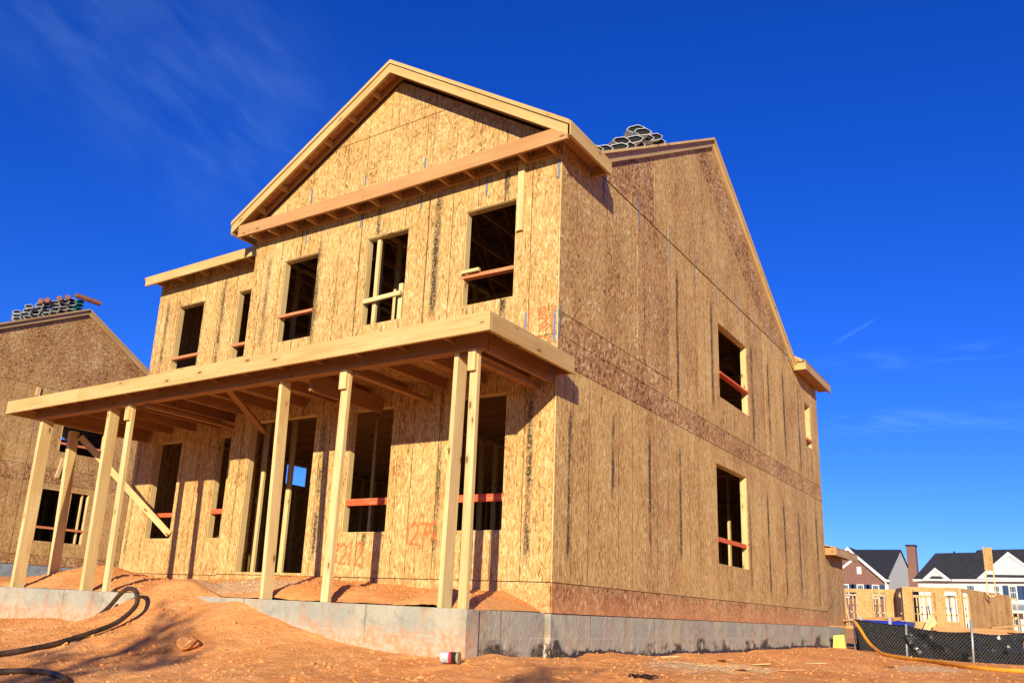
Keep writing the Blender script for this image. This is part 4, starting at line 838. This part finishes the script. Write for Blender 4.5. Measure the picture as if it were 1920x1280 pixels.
# ---------------------------------------------------------------- silt fence
fp = [(.58, 12.15), (1.66, 11.55), (2.86, 11.2), (3.72, 11.95), (5.6, 12.6)]
fp = [(x, y, GZ(x, y)) for x, y in fp]; FH = [.64, .60, .56, .60, .62]
fence = thing('silt_fence', 'low black fabric silt fence with chain link and metal posts', 'fence', fp[0])
for i, (x, y, z) in enumerate(fp):
    MB().tube([(x, y, z-.2), (x+(.03 if i else 0), y+.03, z+FH[i]+(.03 if i != 2 else .22))], .022 if i else .018, 8).obj('post', METAL, fence, smooth=True)
top = lambda i, t: fp[i][2]+FH[i]*(1-t)+(fp[i+1][2]-fp[i][2]+FH[i+1]-FH[i])*t+FH[i]*t*0
fb_ = MB(); ch = MB()
for i in range(len(fp)-1):
    a, b = Vector(fp[i]), Vector(fp[i+1]); L = (b-a).length; n = int(L/.04); d = (b-a).normalized(); nr = Vector((d.y, -d.x, 0)).normalized()
    za = lambda t: (GZ(a.x+(b.x-a.x)*t, a.y+(b.y-a.y)*t)); H0, H1 = a.z+FH[i], b.z+FH[i+1]; M_ = 14
    def pt(u, v):
        t = u/n; p = a.lerp(b, t); zt = H0+(H1-H0)*t-.05*math.sin(math.pi*t)*(.4 if i == 0 else 1); zb = za(t)-.02; z = zb+(zt-zb)*v
        w = .020*math.sin(t*L*9+v*7+2*math.sin(t*L*3.1))*(1.5 if i else .35)+.085*float(vnoise(np.array([t*L*7+i*9.0]), np.array([v*5.0+t*L*2.6]), 4)[0]-.5)*(1 if i else .4)
        return p.to_2d().to_3d()-nr*(.035+w)+Vector((0, 0, z))
    for u in range(n):
        for v in range(M_): fb_.face([pt(u, v/M_), pt(u+1, v/M_), pt(u+1, (v+1)/M_), pt(u, (v+1)/M_)])
    ha = .56; s = -ha
    while s < L:
        for sg in (1, -1):
            s0, s1 = (s, s+ha); q0, q1 = max(0, s0), min(L, s1)
            if q1-q0 < .02: continue
            f0, f1 = (q0-s0)/ha, (q1-s0)/ha
            if sg < 0: f0, f1 = 1-f0, 1-f1
            P0 = a.lerp(b, q0/L); P1 = a.lerp(b, q1/L); g0 = za(q0/L); g1 = za(q1/L)
            z0 = g0+(H0+(H1-H0)*q0/L-g0-.03)*f0; z1 = g1+(H0+(H1-H0)*q1/L-g1-.03)*f1
            ch.tube([(P0.x, P0.y, z0), (P1.x, P1.y, z1)], .0013, 3, False)
        s += .072
me_ = fb_.obj('fabric', BLACKF, fence); ch.obj('chain_link', METAL, fence)
# blue dumpster with spoil, and its stakes
du = thing('dumpster', 'long low blue steel dumpster filled with scrap behind the silt fence', 'dumpster', (.4, 14.6, -.5))
bx = [(.30, 13.9), (1.34, 13.75), (1.25, 15.6), (.10, 15.7)]
mb = MB(); zt = .17
for i in range(4):
    a, b = bx[i], bx[(i+1) % 4]; mb.beam((a[0], a[1], -.17), (b[0], b[1], -.17-.0), .05, .66); mb.beam((a[0], a[1], zt-.04), (b[0], b[1], zt-.04), .10, .09)
    for k in range(1, 9): t = k/9; mb.beam((a[0]+(b[0]-a[0])*t, a[1]+(b[1]-a[1])*t, -.5), (a[0]+(b[0]-a[0])*t, a[1]+(b[1]-a[1])*t, zt-.1), .08, .08)
mb.obj('body', BLUE, du)
mb = MB(); [mb.beam((rnd.uniform(-.2, .6), 14+rnd.random(), zt-.05+k*.004), (rnd.uniform(.7, 1.3), 14+rnd.random()*1.1, zt+.02+k*.006), .12, .03) for k in range(14)]; mb.obj('scrap_load', LUMO, du)
for x, y, lab in ((.50, 13.4, 'grey steel stake at the left end of the blue dumpster'), (1.12, 13.3, 'grey steel stake in front of the middle of the blue dumpster')):
    o = MB().box(x-.03, x+.03, y-.02, y+.02, -.8, .25).obj('stake', METAL); cgeom(o); tag(o, lab, 'stake', 'stakes by the blue dumpster')

# ---------------------------------------------------------------- low framed house under construction
fh = thing('framed_house', 'single-storey open-topped house frame of bare sheathing and studs on the right', 'house', (-3, 55, -.1))
def fwall(P, L, z0, z1, ops, tone=.1, name='wall'):
    mb = sheathe(MB(), P, [(z0, z1, seams(0, L), 0, tone, 0)], ops, (), [(k*1.22+.6, z0, z1, .09, .5) for k in range(int(L/1.22)+1)]); mb.obj(name, OSB, fh)
    mb = MB(); u = .03
    while u < L:
        ok = [(z0, z1)]
        for o in ops:
            if o[0] < u < o[1]: ok = [(z0, o[2]), (o[3], z1)]
        for a, b in ok: mb.beam(Vector(P(u, a, -.06)), Vector(P(u, b, -.06)), .045, .09, (0, 1, 0), tone=.1)
        u += .4064
    mb.beam(Vector(P(0, z1-.03, -.06)), Vector(P(L, z1-.03, -.06)), .09, .07)
    for o in ops: mb.beam(Vector(P(o[0], o[3]+.06, -.06)), Vector(P(o[1], o[3]+.06, -.06)), .09, .12); mb.beam(Vector(P(o[0]-.02, o[2], -.06)), Vector(P(o[0]-.02, o[3], -.06)), .05, .1, (0, 1, 0)); mb.beam(Vector(P(o[1]+.02, o[2], -.06)), Vector(P(o[1]+.02, o[3], -.06)), .05, .1, (0, 1, 0))
    mb.obj('stud_framing', LUM, fh)
zt_ = 2.64
fwall(lambda u, v, n: (-4.45+u, 53-n, v), 3.33, -.2, zt_, [(.58, 1.66, .52, 2.36), (2.38, 3.06, .58, 2.42)])
fwall(lambda u, v, n: (-9.5+u, 55-n, v), 4.4, -.2, 2.52, [(1.2, 1.95, .1, 2.28), (2.86, 3.70, .66, 2.27)])
import math as _m
cx_, cy_ = -1.12, 53.0; ex_, ey_ = .95, 63.0; LL = _m.hypot(ex_-cx_, ey_-cy_); dxx, dyy = (ex_-cx_)/LL, (ey_-cy_)/LL
fwall(lambda u, v, n: (cx_+dxx*u+dyy*n, cy_+dyy*u-dxx*n, v), LL, -.2, 2.62, [(.25, 1.3, .2, 2.38)], .42)
P0 = (-5.1, 55.0); P1 = (-4.45, 53.0); L2 = _m.hypot(.65, 2.0)
fwall(lambda u, v, n: (P0[0]+.65/L2*u-2.0/L2*n, P0[1]-2.0/L2*u-.65/L2*n, v), L2, -.2, 2.6, [(.4, 1.5, .7, 2.35)], .4)
mb = MB(); [mb.beam((x, 66.5, -.2), (x, 66.5, 2.5), .07, .09, (0, 1, 0), tone=0) for x in np.arange(-12.4, 1.2, .33)]; mb.beam((-12.4, 66.5, 2.5), (1.2, 66.5, 2.5), .09, .12); mb.beam((-12.4, 66.5, 1.2), (1.2, 66.5, 1.2), .09, .09); mb.obj('stud_framing', LUM, fh)
for yy in (64.2,):
    mb = MB(); [mb.beam((x, yy, -.2), (x, yy, 2.5), .05, .09, (0, 1, 0), tone=0) for x in np.arange(-9.4, -.6, .4)]; mb.beam((-9.4, yy, 2.5), (-.7, yy, 2.5), .09, .09); mb.obj('partition_frame', LUM, fh)
mb = MB(); [mb.beam((x, 55.4, -.1), (x-.5, 56.6, 2.5), .05, .09, (0, 1, 0), tone=0) for x in (-8.9, -8.2, -7.2, -3.1, -2.4)]; mb.obj('brace', LUM, fh)
mb = MB(); mb.box(.0, .07, 57, 57.1, 2.3, 5.5); mb.box(.44, .51, 57, 57.1, 2.3, 5.4); mb.box(0, .5, 57, 57.1, 2.3, 2.4); mb.obj('stud_framing', LUM, fh)
sheathe(MB(), lambda u, v, n: (u, 56.98-n, v), [(3.95, 5.45, [-.01, .52], 0, .3, 0)]).obj('raised_panel', OSB, fh)
mb = MB()
for k in range(5): mb.beam((-3.35+k*.10, 52.2, -.1), (-2.85+k*.06, 52.8, .95-.1*k), .14, .04, (0, 1, 0))
mb.obj('leaning_boards', LUM, fh)
lp = thing('lumber_pile', 'flat pile of fresh boards behind the fence at the right edge', 'lumber pile', (1, 37, 0))
for k in range(4):
    for j in range(3): MB().beam((-.9+rnd.uniform(-.2, .2), 36.6+j*.32, .0+k*.055), (2.3+rnd.uniform(-.4, .3), 36.9+j*.32, .0+k*.055), .28, .05).obj('board', LUMO, lp)
for k in range(2): MB().beam((1.4, 36.8+k*.4, .24), (2.9, 37.4+k*.4, .46), .25, .05).obj('board', LUMO, lp)

# ---------------------------------------------------------------- finished houses far behind
def win(P, u0, u1, v0, v1, root, shut=True, grid=True):
    mb = MB(); f = .09
    for a, b, c, d in ((u0, u1, v0, v0+f), (u0, u1, v1-f, v1), (u0, u0+f, v0+f, v1-f), (u1-f, u1, v0+f, v1-f), (u0+f, u1-f, (v0+v1)/2-.03, (v0+v1)/2+.03)):
        mb.prism([P(a, c, .05), P(b, c, .05), P(b, d, .05), P(a, d, .05)], Vector(P(0, 0, 0))-Vector(P(0, 0, .09)))
    if grid:
        for k in (1, 2): x = u0+(u1-u0)*k/3; mb.prism([P(x-.012, v0+f, .03), P(x+.012, v0+f, .03), P(x+.012, v1-f, .03), P(x-.012, v1-f, .03)], Vector(P(0, 0, 0))-Vector(P(0, 0, .02)))
    w = mb.obj('window', WHITE, root)
    g_ = MB(); g_.prism([P(u0+f, v0+f, .02), P(u1-f, v0+f, .02), P(u1-f, v1-f, .02), P(u0+f, v1-f, .02)], Vector(P(0, 0, 0))-Vector(P(0, 0, .01))); g_.obj('pane', GLASS, w)
    if shut:
        for a, b in ((u0-.55, u0-.04), (u1+.04, u1+.55)):
            mb = MB(); mb.prism([P(a, v0, .04), P(b, v0, .04), P(b, v1, .04), P(a, v1, .04)], Vector(P(0, 0, 0))-Vector(P(0, 0, .03))); mb.obj('shutter', NAVY, root)
def poly(pts, off, mat, name, root): return MB().prism(pts, off).obj(name, mat, root)
Yb = 97.0
bh = thing('brick_house', 'finished brick house with white gable trim, dark roof and tall brick chimney', 'house', (-14, 101, -.2))
poly([(-18.3, Yb, -.3), (-12.6, Yb, -.3), (-12.6, Yb, 5.3), (-15.32, Yb, 7.7), (-18.3, Yb, 5.3)], (0, 6, 0), BRICK, 'wall', bh)
poly([(-22, Yb+.9, -.3), (-18.4, Yb+.9, -.3), (-18.4, Yb+.9, 5.3), (-22, Yb+.9, 5.3)], (0, 3, 0), BRICK, 'wall', bh)
poly([(-19.6, Yb+4, 5), (-14.6, Yb+4, 5), (-17.0, Yb+4, 8.95)], (0, 2, 0), BRICK, 'wall', bh)
SX = -12.4
poly([(SX, Yb+.6, -.3), (SX, 118, -.3), (SX, 118, 5.6), (SX, 107.8, 9.25), (SX, Yb+.6, 5.3)], (-.3, 0, 0), SIDING, 'wall', bh)
poly([(SX+.12, Yb+.2, 5.42), (SX+.12, 107.8, 9.38), (-24, 107.8, 9.38), (-24, Yb+.2, 5.42)], (0, 0, .1), ROOFM, 'roof', bh)
poly([(SX+.12, 118.3, 5.5), (SX+.12, 107.8, 9.38), (-24, 107.8, 9.38), (-24, 118.3, 5.5)], (0, 0, .1), ROOFM, 'roof', bh)
for xe, ze in ((-12.2, 5.30), (-18.7, 5.25)): poly([(xe, Yb-.3, ze), (-15.33, Yb-.3, 7.88), (-15.33, 104, 7.88), (xe, Yb+.6, ze)], (0, 0, .1), ROOFM, 'roof', bh)
for xe in (-14.3, -19.8): poly([(xe, Yb+3.6, 6.2), (-17.0, Yb+3.6, 9.15), (-17.0, 107.5, 9.2), (xe, Yb+5, 6.2)], (0, 0, .1), ROOFM, 'roof', bh)
poly([(-12.35, Yb-.35, 5.20), (-15.33, Yb-.35, 7.95), (-18.8, Yb-.35, 5.2), (-18.8, Yb-.35, 4.95), (-15.33, Yb-.35, 7.60), (-12.6, Yb-.35, 5.0)], (0, .3, 0), WHITE, 'rake_trim', bh)
poly([(-14.5, Yb+3.5, 6.4), (-17.0, Yb+3.5, 9.22), (-19.9, Yb+3.5, 6.2), (-19.9, Yb+3.5, 5.9), (-17.0, Yb+3.5, 8.85), (-14.75, Yb+3.5, 6.1)], (0, .3, 0), WHITE, 'rake_trim', bh)
poly([(-16.0, Yb+3.8, 7.75), (-17.0, Yb+3.8, 8.85), (-18.1, Yb+3.8, 7.75)], (0, .1, 0), SIDING, 'gable_infill', bh)
poly([(-12.65, Yb-.2, 5.05), (-12.15, Yb-.1, 5.05), (-12.15, Yb-.1, 5.3), (-12.65, Yb-.2, 5.3)], (0, 1, 0), WHITE, 'gutter', bh)
poly([(-12.62, Yb-.06, -.3), (-12.46, Yb-.06, -.3), (-12.46, Yb-.06, 5.0), (-12.62, Yb-.06, 5.0)], (0, .05, 0), WHITE, 'downpipe', bh)
FP = lambda u, v, n: (u, Yb-n, v)
for a, b in ((-17.3, -16.45), (-15.6, -14.85), (-14.0, -13.25)): win(FP, a, b, 3.2, 4.70, bh)
poly([(-15.47, Yb-.04, 5.85), (-15.0, Yb-.04, 5.85), (-15.0, Yb-.04, 6.65), (-15.47, Yb-.04, 6.65)], (0, .03, 0), WHITE, 'gable_vent', bh)
poly([(-12.39, 112.6, -.3), (-11.35, 112.6, -.3), (-11.35, 112.6, 10.3), (-12.39, 112.6, 10.3)], (0, 1.6, 0), BRICK, 'chimney', bh); poly([(-12.46, 112.5, 10.3), (-11.28, 112.5, 10.3), (-11.28, 112.5, 10.48), (-12.46, 112.5, 10.48)], (0, 1.8, 0), BLK, 'chimney_cap', bh)
wh = thing('white_house', 'finished white house with dark roof, gabled dormers and navy shutters at the right edge', 'house', (-1, 101, -.2))
poly([(-9.3, Yb, -.3), (6, Yb, -.3), (6, Yb, 5.35), (-9.3, Yb, 5.35)], (0, 9, 0), SIDING, 'wall', wh)
poly([(-9.65, Yb-.5, 5.3), (-3.6, Yb-.5, 5.35), (-3.7, Yb+4.5, 8.55), (-7.84, Yb+4.5, 8.45)], (0, 0, .1), ROOFM, 'roof', wh)
poly([(-5.1, Yb-.55, 5.5), (7, Yb-.55, 5.6), (7, Yb+4.6, 9.05), (-3.68, Yb+4.6, 8.8)], (0, 0, .12), ROOFM, 'roof', wh)
poly([(-7.84, Yb+4.5, 8.45), (-3.7, Yb+4.5, 8.55), (7, Yb+4.6, 9.05), (7, Yb+9.5, 5.5), (-9.65, Yb+9.5, 5.4)], (0, 0, .08), ROOFM, 'roof', wh)
poly([(-9.7, Yb-.62, 5.15), (6.5, Yb-.62, 5.4), (6.5, Yb-.62, 5.62), (-9.7, Yb-.62, 5.35)], (0, .12, 0), WHITE, 'gutter', wh)
def dormer(x0, xm, x1, zb, zm, inner, root):
    y = Yb-.75; t = (zm-zb)
    poly([(x0, y, zb), (xm, y, zm), (x1, y, zb), (x1-.35, y, zb), (xm, y, zm-.34), (x0+.35, y, zb)], (0, .25, 0), WHITE, 'dormer_trim', root)
    poly([(x0+.3, y+.1, zb), (x1-.3, y+.1, zb), (xm, y+.1, zm-.3)], (0, .1, 0), SIDING, 'dormer_wall', root)
    poly([(x0, y+.1, zb), (xm, y+.1, zm), (xm, Yb+3.5, zm), (x0, Yb+.6, zb)], (0, 0, .08), ROOFM, 'dormer_roof', root); poly([(x1, y+.1, zb), (xm, y+.1, zm), (xm, Yb+3.5, zm), (x1, Yb+.6, zb)], (0, 0, .08), ROOFM, 'dormer_roof', root)
    poly([(x0+.2, y-.02, zb-.02), (x1-.2, y-.02, zb-.02), (x1-.2, y-.02, zb+.16), (x0+.2, y-.02, zb+.16)], (0, .2, 0), WHITE, 'dormer_trim', root)
    if inner: poly([(x0+.75, y-.03, zb+.17), (x1-.75, y-.03, zb+.17), (x1-1.05, y-.03, zb+.45), (x0+1.05, y-.03, zb+.45)], (0, .1, 0), ROOFM, 'dormer_roof', root)
dormer(-8.85, -7.43, -5.9, 5.25, 6.6, True, wh); dormer(-3.6, -.50, 2.6, 5.5, 8.3, True, wh)
poly([(-1.1, Yb-.72, 6.7), (.2, Yb-.72, 6.7), (.2, Yb-.72, 7.05), (-1.1, Yb-.72, 7.05)], (0, .05, 0), WHITE, 'gable_vent', wh)
for a, b, z in ((-4.7, -3.9, 3.4), (-2.25, -1.6, 3.55), (-.82, -.12, 3.5), (.95, 1.7, 3.5)): win(FP, a, b, z, 4.9, wh, a > -2)
win(FP, -.8, -.15, .9, 2.2, wh, False); win(FP, .6, 1.4, .3, 2.2, wh, False)
poly([(-1.6, Yb-1.6, 2.3), (6, Yb-1.6, 2.4), (6, Yb, 3.0), (-1.6, Yb, 2.95)], (0, 0, .1), METAL, 'porch_roof', wh)
for x in (-1.4, .35, 2.2): poly([(x-.1, Yb-1.5, -.3), (x+.1, Yb-1.5, -.3), (x+.1, Yb-1.5, 2.3), (x-.1, Yb-1.5, 2.3)], (0, .2, 0), WHITE, 'porch_column', wh)
poly([(-1.6, Yb-1.62, 2.1), (6, Yb-1.62, 2.2), (6, Yb-1.62, 2.38), (-1.6, Yb-1.62, 2.3)], (0, .1, 0), WHITE, 'porch_trim', wh)
MB().tube([(-5.9, Yb+4.3, 8.4), (-5.9, Yb+4.3, 8.75)], .09, 8).obj('roof_vent', BLK, wh)

# ---------------------------------------------------------------- young trees towards the sun (behind the photographer): their shade falls on the clay
def tree(x, y, top, rad, seed, lab, n=900, cz=None):
    rn = random.Random(seed); z0 = GZ(x, y); t = thing('young_tree', lab, 'tree', (x, y, z0)); mb = MB(); cz = cz or top-rad*.9
    mb.tube([(x, y, z0-.1), (x+.05, y, z0+1.5), (x-.03, y+.02, cz), (x, y, top-.15)], [.07, .055, .035, .01], 8); tips = []
    for k in range(22):
        a = rn.random()*6.283; h_ = rn.uniform(cz-rad*.9, top-.5); r = rad*rn.uniform(.5, 1.0)*(1 if h_ < cz else max(.25, 1-(h_-cz)/rad*.8))
        e = (x+math.cos(a)*r, y+math.sin(a)*r, h_+rn.uniform(.1, .5)); mb.tube([(x, y, h_-.25), ((x+e[0])/2, (y+e[1])/2, h_), e], [.02, .012, .004], 5); tips.append(((x, y, h_-.1), e))
    mb.obj('trunk', BARK, t); lf = MB()
    for k in range(n):
        p, e = rn.choice(tips); s = rn.uniform(.35, 1.05); c = Vector(p).lerp(Vector(e), s)+Vector((rn.gauss(0, .10), rn.gauss(0, .10), rn.gauss(0, .07)))
        a = Vector((rn.gauss(0, 1), rn.gauss(0, 1), rn.gauss(0, 1))).normalized(); b = a.cross(Vector((rn.random(), rn.random(), rn.random()+.1))).normalized(); L = rn.uniform(.05, .11)
        lf.face([c-a*L, c-b*L*.4, c+a*L, c+b*L*.4])
    lf.obj('crown', LEAF, t)
tree(2.15, -15.2, 4.75, 1.0, 4, 'slender young tree behind the photographer, left of the other young tree', 520)
tree(7.0, -15.4, 4.55, 1.0, 8, 'slender young tree behind the photographer, right of the other young tree', 600)
